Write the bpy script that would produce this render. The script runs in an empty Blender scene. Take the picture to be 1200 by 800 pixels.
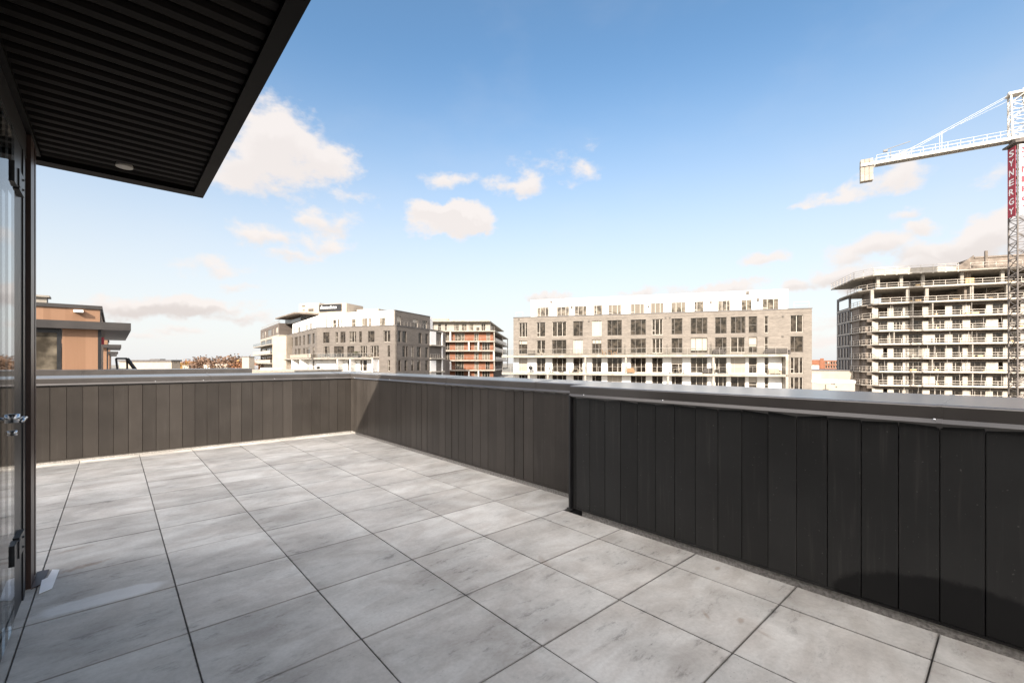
import bpy, math, random
from mathutils import Vector, Matrix
rad = math.radians
random.seed(7)
S = bpy.context.scene
COL = S.collection

# ------------------------------------------------------------------ camera, sky, sun, exposure
EYE, FPX, CXP, HYP, YAW = 1.30, 525.0, 600.0, 424.0, rad(41.65)
EXPO = 1.2
SKY = 0.10
SUN = 4.3
cam = bpy.data.objects.new('camera', bpy.data.cameras.new('camera'))
COL.objects.link(cam)
cam.location = (0, 0, EYE)
cam.rotation_euler = (rad(90), 0, -YAW)
cam.data.sensor_width = 36
cam.data.lens = 36 * FPX / 1200
cam.data.shift_y = 0.02
cam.data.clip_start = 0.05
cam.data.clip_end = 8000
S.camera = cam
S.view_settings.view_transform = 'Standard'
S.view_settings.look = 'None'
S.view_settings.exposure = EXPO
S.view_settings.gamma = 1

SD = Vector((-1.5, -1.0, 1.0)).normalized()          # towards the sun
ELEV = math.asin(SD.z)
sun = bpy.data.objects.new('sun', bpy.data.lights.new('sun', 'SUN'))
COL.objects.link(sun)
sun.data.energy = SUN
sun.data.angle = rad(0.5)
sun.data.color = (1.0, 0.9, 0.78)
sun.rotation_euler = SD.to_track_quat('Z', 'Y').to_euler()
sun.location = (0, 0, 60)

FW = Vector((math.sin(YAW), math.cos(YAW), 0))
RW = Vector((math.cos(YAW), -math.sin(YAW), 0))

W = bpy.data.worlds.new('World')
S.world = W
W.use_nodes = True
nt = W.node_tree
nt.nodes.clear()


def N(tree, typ, **kw):
    n = tree.nodes.new(typ)
    for k, v in kw.items():
        if k.startswith('i_'):
            n.inputs[k[2:].replace('_', ' ')].default_value = v
        elif k.startswith('n_'):
            n.inputs[int(k[2:])].default_value = v
        else:
            setattr(n, k, v)
    return n


def M(tree, op, a, b=None, c=None, clamp=False):
    n = tree.nodes.new('ShaderNodeMath')
    n.operation = op
    n.use_clamp = clamp
    for i, v in enumerate((a, b, c)):
        if v is None:
            continue
        if isinstance(v, (int, float)):
            n.inputs[i].default_value = v
        else:
            tree.links.new(v, n.inputs[i])
    return n.outputs[0]


def MIX(tree, fac, a, b, mode='MIX'):
    n = tree.nodes.new('ShaderNodeMix')
    n.data_type = 'RGBA'
    n.blend_type = mode
    for s, v in ((n.inputs['Factor'], fac), (n.inputs['A'], a), (n.inputs['B'], b)):
        if isinstance(v, (int, float)):
            s.default_value = v
        elif isinstance(v, tuple):
            s.default_value = v if len(v) == 4 or s.type == 'VALUE' else (*v, 1)
        else:
            tree.links.new(v, s)
    # pick the colour sockets (Mix has hidden float/vector ones under the same name)
    return n.outputs['Result']


def MIXC(tree, fac, a, b, mode='MIX'):
    n = tree.nodes.new('ShaderNodeMix')
    n.data_type = 'RGBA'
    n.blend_type = mode
    for i, v in ((0, fac), (6, a), (7, b)):
        s = n.inputs[i]
        if isinstance(v, (int, float)):
            s.default_value = v
        elif isinstance(v, tuple):
            s.default_value = (*v, 1)
        else:
            tree.links.new(v, s)
    return n.outputs[2]


def SMOOTH(tree, v, a, b, o0=0.0, o1=1.0):
    n = tree.nodes.new('ShaderNodeMapRange')
    n.interpolation_type = 'SMOOTHSTEP'
    tree.links.new(v, n.inputs[0])
    for i, x in enumerate((a, b, o0, o1)):
        n.inputs[i + 1].default_value = x
    return n.outputs[0]


def sky_world():
    t = nt
    out = t.nodes.new('ShaderNodeOutputWorld')
    bg = t.nodes.new('ShaderNodeBackground')
    sky = t.nodes.new('ShaderNodeTexSky')
    sky.sky_type = 'NISHITA'
    sky.sun_disc = False
    sky.sun_elevation = ELEV
    sky.sun_rotation = math.atan2(SD.x, SD.y)
    sky.altitude = 100
    sky.air_density = 1.0
    sky.dust_density = 1.6
    sky.ozone_density = 1.6
    geo = t.nodes.new('ShaderNodeTexCoord')
    d = geo.outputs['Generated']
    sep = t.nodes.new('ShaderNodeSeparateXYZ')
    t.links.new(d, sep.inputs[0])
    # clouds stand in fixed directions of the sky: (azimuth, elevation, half width, half height, weight)
    blobs = []
    for (x, y, w, h, s) in [
        (322, 170, 74, 54, 1.0), (385, 190, 50, 24, .9), (285, 200, 60, 30, .85), (330, 150, 50, 40, .9),
        (530, 257, 47, 21, 1.35), (516, 250, 28, 14, 1.1), (550, 262, 30, 14, 1.1),
        (525, 204, 34, 14, .62), (605, 214, 40, 16, .72), (625, 222, 26, 12, .55), (682, 200, 26, 14, .36), (648, 190, 50, 14, .3),
        (312, 278, 46, 15, .7), (372, 258, 44, 18, .55), (385, 286, 38, 14, .6), (395, 262, 30, 14, .5), (350, 300, 40, 10, .45),
        (420, 233, 28, 10, .32), (258, 312, 56, 16, .55), (282, 334, 32, 9, .4),
        (235, 358, 80, 13, .95), (160, 362, 80, 14, .9), (285, 372, 44, 9, .6), (150, 395, 60, 7, .45), (215, 388, 60, 6, .3),
        (1050, 207, 50, 19, .75), (985, 231, 52, 13, .6), (940, 246, 26, 6, .45), (1062, 254, 28, 10, .5), (1155, 208, 48, 17, .42),
        (1110, 300, 90, 30, .95), (1165, 272, 60, 28, 1.1), (1025, 293, 56, 20, .75), (988, 326, 42, 16, .85), (1090, 322, 90, 16, 1.0),
        (1075, 272, 30, 12, .7), (897, 302, 34, 11, .75), (938, 335, 26, 13, .85), (648, 347, 32, 7, .9), (748, 341, 30, 6, .6),
        (835, 337, 58, 10, .95), (975, 372, 46, 12, .5), (965, 395, 40, 8, .35), (1240, 300, 90, 60, 1.0), (1300, 190, 80, 30, .7),
    ]:
        v = (FW + RW * ((x - CXP) / FPX) + Vector((0, 0, (HYP - y) / FPX)))
        L = v.length
        hx = math.hypot(1, (x - CXP) / FPX)
        blobs.append((v.normalized(), w / FPX / (hx * hx) * hx / L * 1.0, h / FPX / L, s))
    # bright clouds added out of view, overhead and behind, to lift the ambient light
    for az, el, sx, sz, w in ((150, 62, .55, .40, 1.5), (215, 55, .6, .4, 1.5), (95, 58, .35, .3, 1.3), (275, 60, .4, .3, 1.3), (180, 30, .5, .22, 1.3), (235, 26, .45, .2, 1.2),
                              (125, 28, .4, .16, 1.2), (290, 30, .3, .14, 1.1), (95, 16, .3, .08, 1.0), (265, 12, .3, .06, 1.0), (160, 10, .4, .06, 1.0), (210, 8, .4, .05, 1.0)):
        v = FW * (math.cos(rad(az)) * math.cos(rad(el))) + RW * (math.sin(rad(az)) * math.cos(rad(el))) + Vector((0, 0, math.sin(rad(el))))
        blobs.append((v, sx, sz, w))
    # domain distortion shared by all clouds
    nz0 = N(t, 'ShaderNodeTexNoise', i_Scale=11.0, i_Detail=4.0, i_Roughness=.6)
    t.links.new(d, nz0.inputs['Vector'])
    vm = N(t, 'ShaderNodeVectorMath', operation='MULTIPLY_ADD')
    t.links.new(nz0.outputs['Color'], vm.inputs[0])
    vm.inputs[1].default_value = (.11, .11, .08)
    va = N(t, 'ShaderNodeVectorMath', operation='SUBTRACT')
    va.inputs[1].default_value = (.055, .055, .040)
    t.links.new(d, va.inputs[0])
    t.links.new(va.outputs[0], vm.inputs[2])
    dens = low = None
    for v, sx, sz, s in blobs:
        m = t.nodes.new('ShaderNodeMapping')
        m.vector_type = 'TEXTURE'
        m.inputs['Location'].default_value = v
        yaw = math.atan2(-v.x, v.y)
        m.inputs['Rotation'].default_value = (math.asin(v.z), 0, yaw)
        m.inputs['Scale'].default_value = (sx * 1.2, 1.0, sz * 1.2)
        t.links.new(vm.outputs[0], m.inputs['Vector'])
        ln = N(t, 'ShaderNodeVectorMath', operation='LENGTH')
        t.links.new(m.outputs[0], ln.inputs[0])
        val = M(t, 'MULTIPLY_ADD', ln.outputs['Value'], -s, s)
        sp = t.nodes.new('ShaderNodeSeparateXYZ')
        t.links.new(m.outputs[0], sp.inputs[0])
        lw = M(t, 'MULTIPLY', M(t, 'MAXIMUM', val, 0.0), M(t, 'MULTIPLY_ADD', sp.outputs['Z'], -1.0, .25))
        dens = val if dens is None else M(t, 'SMOOTH_MAX', dens, val, .12)
        low = lw if low is None else M(t, 'ADD', low, lw)
    mp = N(t, 'ShaderNodeMapping')
    mp.inputs['Scale'].default_value = (1, 1, 1.9)
    t.links.new(d, mp.inputs['Vector'])
    nz = N(t, 'ShaderNodeTexNoise', i_Scale=15.0, i_Detail=10.0, i_Roughness=.62)
    t.links.new(mp.outputs[0], nz.inputs['Vector'])
    nz2 = N(t, 'ShaderNodeTexNoise', i_Scale=5.0, i_Detail=5.0, i_Roughness=.55)
    t.links.new(mp.outputs[0], nz2.inputs['Vector'])
    dd = M(t, 'ADD', dens, M(t, 'MULTIPLY_ADD', nz.outputs['Fac'], 1.25, -.66))
    alpha = M(t, 'MULTIPLY', SMOOTH(t, dd, .02, .50), .94)
    # thin veil of uneven haze over the clear sky
    veil = M(t, 'MULTIPLY', SMOOTH(t, nz2.outputs['Fac'], .45, .75), .05)
    k = 1.0 / (2 ** EXPO) / SKY
    lit = tuple(c * k for c in (.98, .91, .87))
    shade = tuple(c * k for c in (.74, .67, .64))
    under = M(t, 'MULTIPLY', SMOOTH(t, M(t, 'ADD', low, M(t, 'MULTIPLY_ADD', nz2.outputs['Fac'], .5, -.25)), .05, .42),
              SMOOTH(t, sep.outputs['Z'], .0, .30, 1.0, .25))
    ccol = MIXC(t, under, lit, shade)
    # cloud gain grows towards the sun, raised so the added bank lights the floor
    dt = N(t, 'ShaderNodeVectorMath', operation='DOT_PRODUCT')
    t.links.new(d, dt.inputs[0])
    dt.inputs[1].default_value = SD
    gain = SMOOTH(t, dt.outputs['Value'], -.15, .75, 1.0, 4.6)
    gg = t.nodes.new('ShaderNodeCombineColor')
    for i_ in range(3):
        t.links.new(gain, gg.inputs[i_])
    ccol = MIXC(t, 1.0, ccol, gg.outputs[0], 'MULTIPLY')
    # pale air low over the horizon
    hor = SMOOTH(t, sep.outputs['Z'], -.02, .58, 1.0, 0.0)
    tc_ = MIXC(t, SMOOTH(t, sep.outputs['Z'], .02, .50), (.80, .85, .80), (.78, .98, 1.02))
    tint = MIXC(t, 1.0, sky.outputs[0], tc_, 'MULTIPLY')
    base = MIXC(t, M(t, 'MULTIPLY', hor, .86), tint, tuple(c * k for c in (.97, .965, .975)))
    base = MIXC(t, veil, base, lit)
    full = MIXC(t, alpha, base, ccol)
    t.links.new(full, bg.inputs[0])
    bg.inputs[1].default_value = SKY
    t.links.new(bg.outputs[0], out.inputs[0])


sky_world()

# ------------------------------------------------------------------ helpers


def V(l, d, z=0.0):
    p = RW * l + FW * d
    return Vector((p.x, p.y, z))


class Frame:
    """u along a facade, v into the building, z up, all in metres"""

    def __init__(s, o, udir):
        s.o = Vector((o.x, o.y, 0))
        s.u = Vector((udir.x, udir.y, 0)).normalized()
        s.v = Vector((-s.u.y, s.u.x, 0))

    def P(s, u, v, z):
        return s.o + s.u * u + s.v * v + Vector((0, 0, z))

    def mat(s, u=0, v=0, z=0):
        m = Matrix.Identity(4)
        m.col[0][:3] = s.u
        m.col[1][:3] = s.v
        m.col[3][:3] = s.P(u, v, z)
        return m

    def ux(s, x, v=0):
        # where the sight line of photo column x meets the plane v of this facade
        r = FW + RW * ((x - CXP) / FPX)
        o = s.o + s.v * v
        return (o.y * r.x - o.x * r.y) / (s.u.x * r.y - s.u.y * r.x)

    def zy(s, x, y, v=0):
        p = s.P(s.ux(x, v), v, 0)
        return EYE + (HYP - y) / FPX * p.dot(FW)


def frame_lx(x0, d0, x1, d1):
    a = V((x0 - CXP) / FPX * d0, d0)
    b = V((x1 - CXP) / FPX * d1, d1)
    return Frame(a, b - a), (b - a).length


WORLD = Frame(Vector((0, 0, 0)), Vector((1, 0, 0)))
WM = {}


class MB:
    def __init__(s, fr=WORLD):
        s.fr, s.v, s.f = fr, [], []

    def pts(s, ps, faces):
        n = len(s.v)
        s.v += [s.fr.P(*p) for p in ps]
        s.f += [tuple(i + n for i in f) for f in faces]

    def box(s, u0, u1, v0, v1, z0, z1):
        s.pts([(u0, v0, z0), (u1, v0, z0), (u1, v1, z0), (u0, v1, z0), (u0, v0, z1), (u1, v0, z1), (u1, v1, z1), (u0, v1, z1)],
              [(0, 3, 2, 1), (4, 5, 6, 7), (0, 1, 5, 4), (1, 2, 6, 5), (2, 3, 7, 6), (3, 0, 4, 7)])

    def quad(s, a, b, c, d):
        s.pts([a, b, c, d], [(0, 1, 2, 3)])

    def bar(s, p, q, r=.05, n=4, r2=None):
        p = Vector(p)
        q = Vector(q)
        r2 = r if r2 is None else r2
        w = (q - p).normalized()
        a = w.orthogonal().normalized() if abs(w.z) < .999 else Vector((1, 0, 0))
        if abs(w.z) < .999:
            a = w.cross(Vector((0, 0, 1))).normalized()
        b = w.cross(a)
        ps = []
        for (c, rr) in ((p, r), (q, r2)):
            for i in range(n):
                t = 2 * math.pi * (i + .5) / n
                ps.append(tuple(c + (a * math.cos(t) + b * math.sin(t)) * rr))
        fs = [(i, (i + 1) % n, n + (i + 1) % n, n + i) for i in range(n)]
        fs += [tuple(range(n))[::-1], tuple(range(n, 2 * n))]
        s.pts(ps, fs)

    def prism(s, poly, z0, z1):
        n = len(poly)
        s.pts([(x, y, z0) for x, y in poly] + [(x, y, z1) for x, y in poly],
              [(i, (i + 1) % n, n + (i + 1) % n, n + i) for i in range(n)] + [tuple(range(n))[::-1], tuple(range(n, 2 * n))])

    def profile(s, prof, a0, a1, axis='u'):
        """closed profile of (across, z) points swept along u (axis u) or along v"""
        n = len(prof)
        if axis == 'u':
            ps = [(a0, c, z) for c, z in prof] + [(a1, c, z) for c, z in prof]
        else:
            ps = [(c, a0, z) for c, z in prof] + [(c, a1, z) for c, z in prof]
        s.pts(ps, [(i, (i + 1) % n, n + (i + 1) % n, n + i) for i in range(n)] + [tuple(range(n))[::-1], tuple(range(n, 2 * n))])

    def lathe(s, c, prof, n=14):
        ps, fs = [], []
        for (r, z) in prof:
            for i in range(n):
                t = 2 * math.pi * i / n
                ps.append((c[0] + r * math.cos(t), c[1] + r * math.sin(t), c[2] + z))
        for k in range(len(prof) - 1):
            for i in range(n):
                fs.append((k * n + i, k * n + (i + 1) % n, (k + 1) * n + (i + 1) % n, (k + 1) * n + i))
        fs += [tuple(range(n))[::-1], tuple(range((len(prof) - 1) * n, len(prof) * n))]
        s.pts(ps, fs)

    def wall(s, u0, u1, z0, z1, holes=(), depth=.25, v=0.0):
        """wall sheet with real openings and reveals"""
        hs = [(max(u0, a), min(u1, b), max(z0, c), min(z1, d)) for a, b, c, d in holes if b > u0 and a < u1 and d > z0 and c < z1]
        us = sorted(set([u0, u1] + [x for h in hs for x in h[:2]]))
        zs = sorted(set([z0, z1] + [x for h in hs for x in h[2:]]))
        for j in range(len(zs) - 1):
            zc = (zs[j] + zs[j + 1]) / 2
            run = None
            for i in range(len(us)):
                solid = False
                if i < len(us) - 1:
                    uc = (us[i] + us[i + 1]) / 2
                    solid = not any(a < uc < b and c < zc < d for a, b, c, d in hs)
                if solid and run is None:
                    run = us[i]
                if not solid and run is not None:
                    s.quad((run, v, zs[j]), (us[i], v, zs[j]), (us[i], v, zs[j + 1]), (run, v, zs[j + 1]))
                    run = None
        e = v + depth
        for a, b, c, d in hs:
            s.quad((a, v, c), (a, v, d), (a, e, d), (a, e, c))
            s.quad((b, v, c), (b, e, c), (b, e, d), (b, v, d))
            s.quad((a, v, c), (a, e, c), (b, e, c), (b, v, c))
            s.quad((a, v, d), (b, v, d), (b, e, d), (a, e, d))
        a, b, c, d = u0, u1, z0, z1
        s.quad((a, v, c), (a, e, c), (a, e, d), (a, v, d))
        s.quad((b, v, c), (b, v, d), (b, e, d), (b, e, c))
        s.quad((a, v, d), (a, e, d), (b, e, d), (b, v, d))

    def rail(s, u0, u1, v, z, h=1.05, step=1.6, rails=(1.05, .55), r=.03):
        n = max(1, round(abs(u1 - u0) / step))
        for i in range(n + 1):
            u = u0 + (u1 - u0) * i / n
            s.bar((u, v, z), (u, v, z + h), r)
        for k in rails:
            s.bar((u0, v, z + k), (u1, v, z + k), r)

    def mesh(s, name, inv=None):
        me = bpy.data.meshes.new(name)
        vs = s.v if inv is None else [inv @ p for p in s.v]
        me.from_pydata([tuple(p) for p in vs], [], s.f)
        me.update()
        return me

    def build(s, name, mat, parent=None, label=None, kind=None, cat=None, group=None, base=None, smooth=False):
        if parent is not None:
            wm = WM[parent.name]
        else:
            wm = Matrix.Translation(base) if base is not None else Matrix.Identity(4)
        me = s.mesh(name, wm.inverted())
        if smooth:
            for p in me.polygons:
                p.use_smooth = True
        me.materials.append(mat)
        o = bpy.data.objects.new(name, me)
        COL.objects.link(o)
        if parent is not None:
            o.parent = parent
        else:
            o.location = wm.translation
        WM[o.name] = wm
        tag(o, label, cat, group, kind)
        return o


def tag(o, label=None, cat=None, group=None, kind=None):
    for k, x in (('label', label), ('category', cat), ('group', group), ('kind', kind)):
        if x:
            o[k] = x
    return o


def thing(name, label, cat, fr=WORLD, u=0, v=0, z=0, group=None):
    o = bpy.data.objects.new(name, None)
    COL.objects.link(o)
    m = fr.mat(u, v, z)
    o.location = m.translation
    o.rotation_euler = (0, 0, math.atan2(fr.u.y, fr.u.x))
    o.empty_display_size = .3
    WM[o.name] = m
    return tag(o, label, cat, group)


# ------------------------------------------------------------------ materials
MATS = {}


def newmat(name):
    m = bpy.data.materials.new(name)
    m.use_nodes = True
    t = m.node_tree
    b = t.nodes['Principled BSDF']
    MATS[name] = m
    return m, t, b


def pm(name, col, rough=.6, var=.12, scale=3.0, metal=0.0, bump=0.0, spec=.5, stretch=(1, 1, 1), rvar=.1, coat=0.0):
    m, t, b = newmat(name)
    tc = t.nodes.new('ShaderNodeTexCoord')
    mp = N(t, 'ShaderNodeMapping')
    mp.inputs['Scale'].default_value = stretch
    t.links.new(tc.outputs['Object'], mp.inputs[0])
    nz = N(t, 'ShaderNodeTexNoise', i_Scale=scale, i_Detail=6.0, i_Roughness=.6)
    t.links.new(mp.outputs[0], nz.inputs['Vector'])
    f = SMOOTH(t, nz.outputs['Fac'], .3, .7)
    c = MIXC(t, f, tuple(x * (1 - var) for x in col), tuple(min(1, x * (1 + var)) for x in col))
    t.links.new(c, b.inputs['Base Color'])
    t.links.new(M(t, 'MULTIPLY_ADD', nz.outputs['Fac'], rvar, rough - rvar / 2), b.inputs['Roughness'])
    b.inputs['Metallic'].default_value = metal
    b.inputs['Specular IOR Level'].default_value = spec
    b.inputs['Coat Weight'].default_value = coat
    if bump:
        bp = N(t, 'ShaderNodeBump', i_Strength=bump, i_Distance=.02)
        t.links.new(nz.outputs['Fac'], bp.inputs['Height'])
        t.links.new(bp.outputs[0], b.inputs['Normal'])
    return m


def brick_mat(name, c1, c2, mortar, bump=.3, sx=1.0):
    m, t, b = newmat(name)
    tc = t.nodes.new('ShaderNodeTexCoord')
    # bricks run along the wall: use (x+y, z)
    sp = t.nodes.new('ShaderNodeSeparateXYZ')
    t.links.new(tc.outputs['Object'], sp.inputs[0])
    cb = t.nodes.new('ShaderNodeCombineXYZ')
    t.links.new(M(t, 'ADD', sp.outputs['X'], sp.outputs['Y']), cb.inputs[0])
    t.links.new(sp.outputs['Z'], cb.inputs[1])
    br = N(t, 'ShaderNodeTexBrick', i_Scale=1.0)
    br.inputs['Brick Width'].default_value = .40 * sx
    br.inputs['Row Height'].default_value = .10
    br.inputs['Mortar Size'].default_value = .010
    br.inputs['Color1'].default_value = (*c1, 1)
    br.inputs['Color2'].default_value = (*c2, 1)
    br.inputs['Mortar'].default_value = (*mortar, 1)
    t.links.new(cb.outputs[0], br.inputs['Vector'])
    nz = N(t, 'ShaderNodeTexNoise', i_Scale=.9, i_Detail=7.0, i_Roughness=.65)
    mp = N(t, 'ShaderNodeMapping')
    mp.inputs['Scale'].default_value = (.45, .45, 1.6)
    t.links.new(tc.outputs['Object'], mp.inputs[0])
    t.links.new(mp.outputs[0], nz.inputs['Vector'])
    g = M(t, 'MULTIPLY_ADD', nz.outputs['Fac'], .9, .55)
    cg = t.nodes.new('ShaderNodeCombineColor')
    for i in range(3):
        t.links.new(g, cg.inputs[i])
    c = MIXC(t, 1.0, br.outputs['Color'], cg.outputs[0], 'MULTIPLY')
    t.links.new(c, b.inputs['Base Color'])
    b.inputs['Roughness'].default_value = .85
    return m


def pane_mat(name, dark, light, thr, blind=True):
    """opaque window pane: dark room behind, in some rooms a blind drawn part of the way"""
    m, t, b = newmat(name)
    oi = t.nodes.new('ShaderNodeObjectInfo')
    tc = t.nodes.new('ShaderNodeTexCoord')
    sp = t.nodes.new('ShaderNodeSeparateXYZ')
    t.links.new(tc.outputs['Generated'], sp.inputs[0])
    wn = N(t, 'ShaderNodeTexWhiteNoise', noise_dimensions='1D')
    t.links.new(M(t, 'MULTIPLY', oi.outputs['Random'], 91.7), wn.inputs['W'])
    lvl = M(t, 'MULTIPLY_ADD', wn.outputs['Value'], 1.5, -.15)
    down = M(t, 'GREATER_THAN', sp.outputs['Z'], lvl)
    has = M(t, 'GREATER_THAN', oi.outputs['Random'], thr)
    nz = N(t, 'ShaderNodeTexNoise', i_Scale=1.6, i_Detail=4.0, noise_dimensions='4D')
    t.links.new(tc.outputs['Object'], nz.inputs['Vector'])
    t.links.new(M(t, 'MULTIPLY', oi.outputs['Random'], 40.0), nz.inputs['W'])
    room = MIXC(t, SMOOTH(t, nz.outputs['Fac'], .38, .68), dark, tuple(x * 4.5 for x in dark))  # paler blotches paint cloud reflections into the pane colour
    c = MIXC(t, M(t, 'MULTIPLY', down, has), room, light)
    t.links.new(c, b.inputs['Base Color'])
    b.inputs['Roughness'].default_value = .05
    b.inputs['Specular IOR Level'].default_value = .42
    return m


def tile_mat():
    m, t, b = newmat('porcelain_paver')
    tc = t.nodes.new('ShaderNodeTexCoord')
    P = tc.outputs['Object']
    sp = t.nodes.new('ShaderNodeSeparateXYZ')
    t.links.new(P, sp.inputs[0])
    X, Y = sp.outputs['X'], sp.outputs['Y']
    ix = M(t, 'FLOOR', M(t, 'DIVIDE', M(t, 'SUBTRACT', X, .27), .6))
    iy = M(t, 'FLOOR', M(t, 'DIVIDE', M(t, 'SUBTRACT', Y, .243), .6))
    cb = t.nodes.new('ShaderNodeCombineXYZ')
    t.links.new(ix, cb.inputs[0])
    t.links.new(iy, cb.inputs[1])
    wn = N(t, 'ShaderNodeTexWhiteNoise', noise_dimensions='3D')
    t.links.new(cb.outputs[0], wn.inputs['Vector'])
    off = N(t, 'ShaderNodeVectorMath', operation='MULTIPLY_ADD')
    t.links.new(wn.outputs['Color'], off.inputs[0])
    off.inputs[1].default_value = (9, 9, 9)
    t.links.new(P, off.inputs[2])
    rot = N(t, 'ShaderNodeMapping')
    rot.inputs['Rotation'].default_value = (0, 0, rad(28))
    rot.inputs['Scale'].default_value = (1.0, 1.9, 1)
    t.links.new(off.outputs[0], rot.inputs['Vector'])
    vein = N(t, 'ShaderNodeTexNoise', i_Scale=2.2, i_Detail=8.0, i_Roughness=.62, i_Distortion=.8)
    t.links.new(rot.outputs[0], vein.inputs['Vector'])
    cloud = N(t, 'ShaderNodeTexNoise', i_Scale=1.5, i_Detail=7.0, i_Roughness=.62)
    t.links.new(P, cloud.inputs['Vector'])
    fine = N(t, 'ShaderNodeTexNoise', i_Scale=55.0, i_Detail=5.0, i_Roughness=.7)
    t.links.new(off.outputs[0], fine.inputs['Vector'])
    tone = M(t, 'MULTIPLY_ADD', wn.outputs['Value'], .20, .90)
    tone = M(t, 'MULTIPLY', tone, SMOOTH(t, vein.outputs['Fac'], .28, .72, .82, 1.12))
    tone = M(t, 'MULTIPLY', tone, SMOOTH(t, cloud.outputs['Fac'], .3, .7, .76, 1.12))
    tone = M(t, 'MULTIPLY', tone, SMOOTH(t, fine.outputs['Fac'], .35, .65, .95, 1.05))
    # small dark pits and scuffs
    pit = N(t, 'ShaderNodeTexVoronoi', i_Scale=26.0, i_Randomness=1.0)
    t.links.new(rot.outputs[0], pit.inputs['Vector'])
    pm_ = N(t, 'ShaderNodeTexNoise', i_Scale=3.0, i_Detail=3.0)
    t.links.new(off.outputs[0], pm_.inputs['Vector'])
    pits = M(t, 'MULTIPLY', SMOOTH(t, pit.outputs['Distance'], .05, .16, 1.0, 0.0), SMOOTH(t, pm_.outputs['Fac'], .5, .66))
    tone = M(t, 'MULTIPLY', tone, M(t, 'MULTIPLY_ADD', pits, -.30, 1.0))
    sc = N(t, 'ShaderNodeTexNoise', i_Scale=7.0, i_Detail=9.0, i_Roughness=.75)
    scm = N(t, 'ShaderNodeMapping')
    scm.inputs['Rotation'].default_value = (0, 0, rad(-18))
    scm.inputs['Scale'].default_value = (.8, 2.2, 1)
    t.links.new(P, scm.inputs['Vector'])
    t.links.new(scm.outputs[0], sc.inputs['Vector'])
    # grime trodden along the walls and in patches
    scuff = M(t, 'MULTIPLY', SMOOTH(t, sc.outputs['Fac'], .53, .66), SMOOTH(t, cloud.outputs['Fac'], .62, .36, 0.0, 1.0))
    scuff = M(t, 'MAXIMUM', scuff, M(t, 'MULTIPLY', SMOOTH(t, sc.outputs['Fac'], .56, .66), .25))
    tone = M(t, 'MULTIPLY', tone, M(t, 'MULTIPLY_ADD', scuff, -.46, 1.0))
    # tone darkens in narrow bands along the joints
    for co, o_, w_ in ((X, .27, .007), (Y, .243, .011)):
        e_ = M(t, 'PINGPONG', M(t, 'SUBTRACT', co, o_), .3)
        ed = M(t, 'ADD', e_, M(t, 'MULTIPLY_ADD', sc.outputs['Fac'], -.012, .006))
        tone = M(t, 'MULTIPLY', tone, SMOOTH(t, ed, .003, w_, .62, 1.0))
    g = t.nodes.new('ShaderNodeCombineColor')
    for i in range(3):
        t.links.new(tone, g.inputs[i])
    hue = MIXC(t, SMOOTH(t, vein.outputs['Fac'], .35, .65), (.495, .468, .428), (.49, .480, .450))
    c = MIXC(t, 1.0, hue, g.outputs[0], 'MULTIPLY')

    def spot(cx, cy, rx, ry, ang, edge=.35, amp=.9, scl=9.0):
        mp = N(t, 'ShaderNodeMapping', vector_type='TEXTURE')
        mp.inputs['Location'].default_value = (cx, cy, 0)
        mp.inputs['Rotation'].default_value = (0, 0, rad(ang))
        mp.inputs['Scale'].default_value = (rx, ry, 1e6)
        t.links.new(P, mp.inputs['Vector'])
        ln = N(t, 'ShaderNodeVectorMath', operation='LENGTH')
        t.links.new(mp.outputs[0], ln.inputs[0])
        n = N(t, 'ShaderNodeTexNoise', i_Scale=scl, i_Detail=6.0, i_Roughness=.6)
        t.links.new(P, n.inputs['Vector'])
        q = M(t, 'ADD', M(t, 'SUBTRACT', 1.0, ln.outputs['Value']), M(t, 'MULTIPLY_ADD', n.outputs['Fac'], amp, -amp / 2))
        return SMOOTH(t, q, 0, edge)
    # rust marks, then a pale patch near the door
    for (cx, cy, rx, ry, a, k) in ((2.28, 1.06, .06, .018, 50, .38), (2.36, .92, .05, .022, 15, .42), (2.33, .80, .07, .018, 75, .3), (-.14, 3.95, .17, .05, 15, .55),
                                   (2.1, 2.05, .12, .035, 65, .3), (-.2, 4.35, .14, .04, 10, .4), (2.85, 1.25, .05, .02, 10, .4)):
        c = MIXC(t, M(t, 'MULTIPLY', spot(cx, cy, rx, ry, a, .8, 1.5, 22.0), k), c, (.19, .12, .07))
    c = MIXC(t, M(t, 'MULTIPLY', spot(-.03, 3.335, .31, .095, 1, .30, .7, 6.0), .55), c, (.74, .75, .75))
    t.links.new(c, b.inputs['Base Color'])
    t.links.new(M(t, 'MULTIPLY_ADD', vein.outputs['Fac'], .25, .50), b.inputs['Roughness'])
    b.inputs['Specular IOR Level'].default_value = .28
    bp = N(t, 'ShaderNodeBump', i_Strength=.12, i_Distance=.004)
    t.links.new(fine.outputs['Fac'], bp.inputs['Height'])
    t.links.new(bp.outputs[0], b.inputs['Normal'])
    return m


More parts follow.
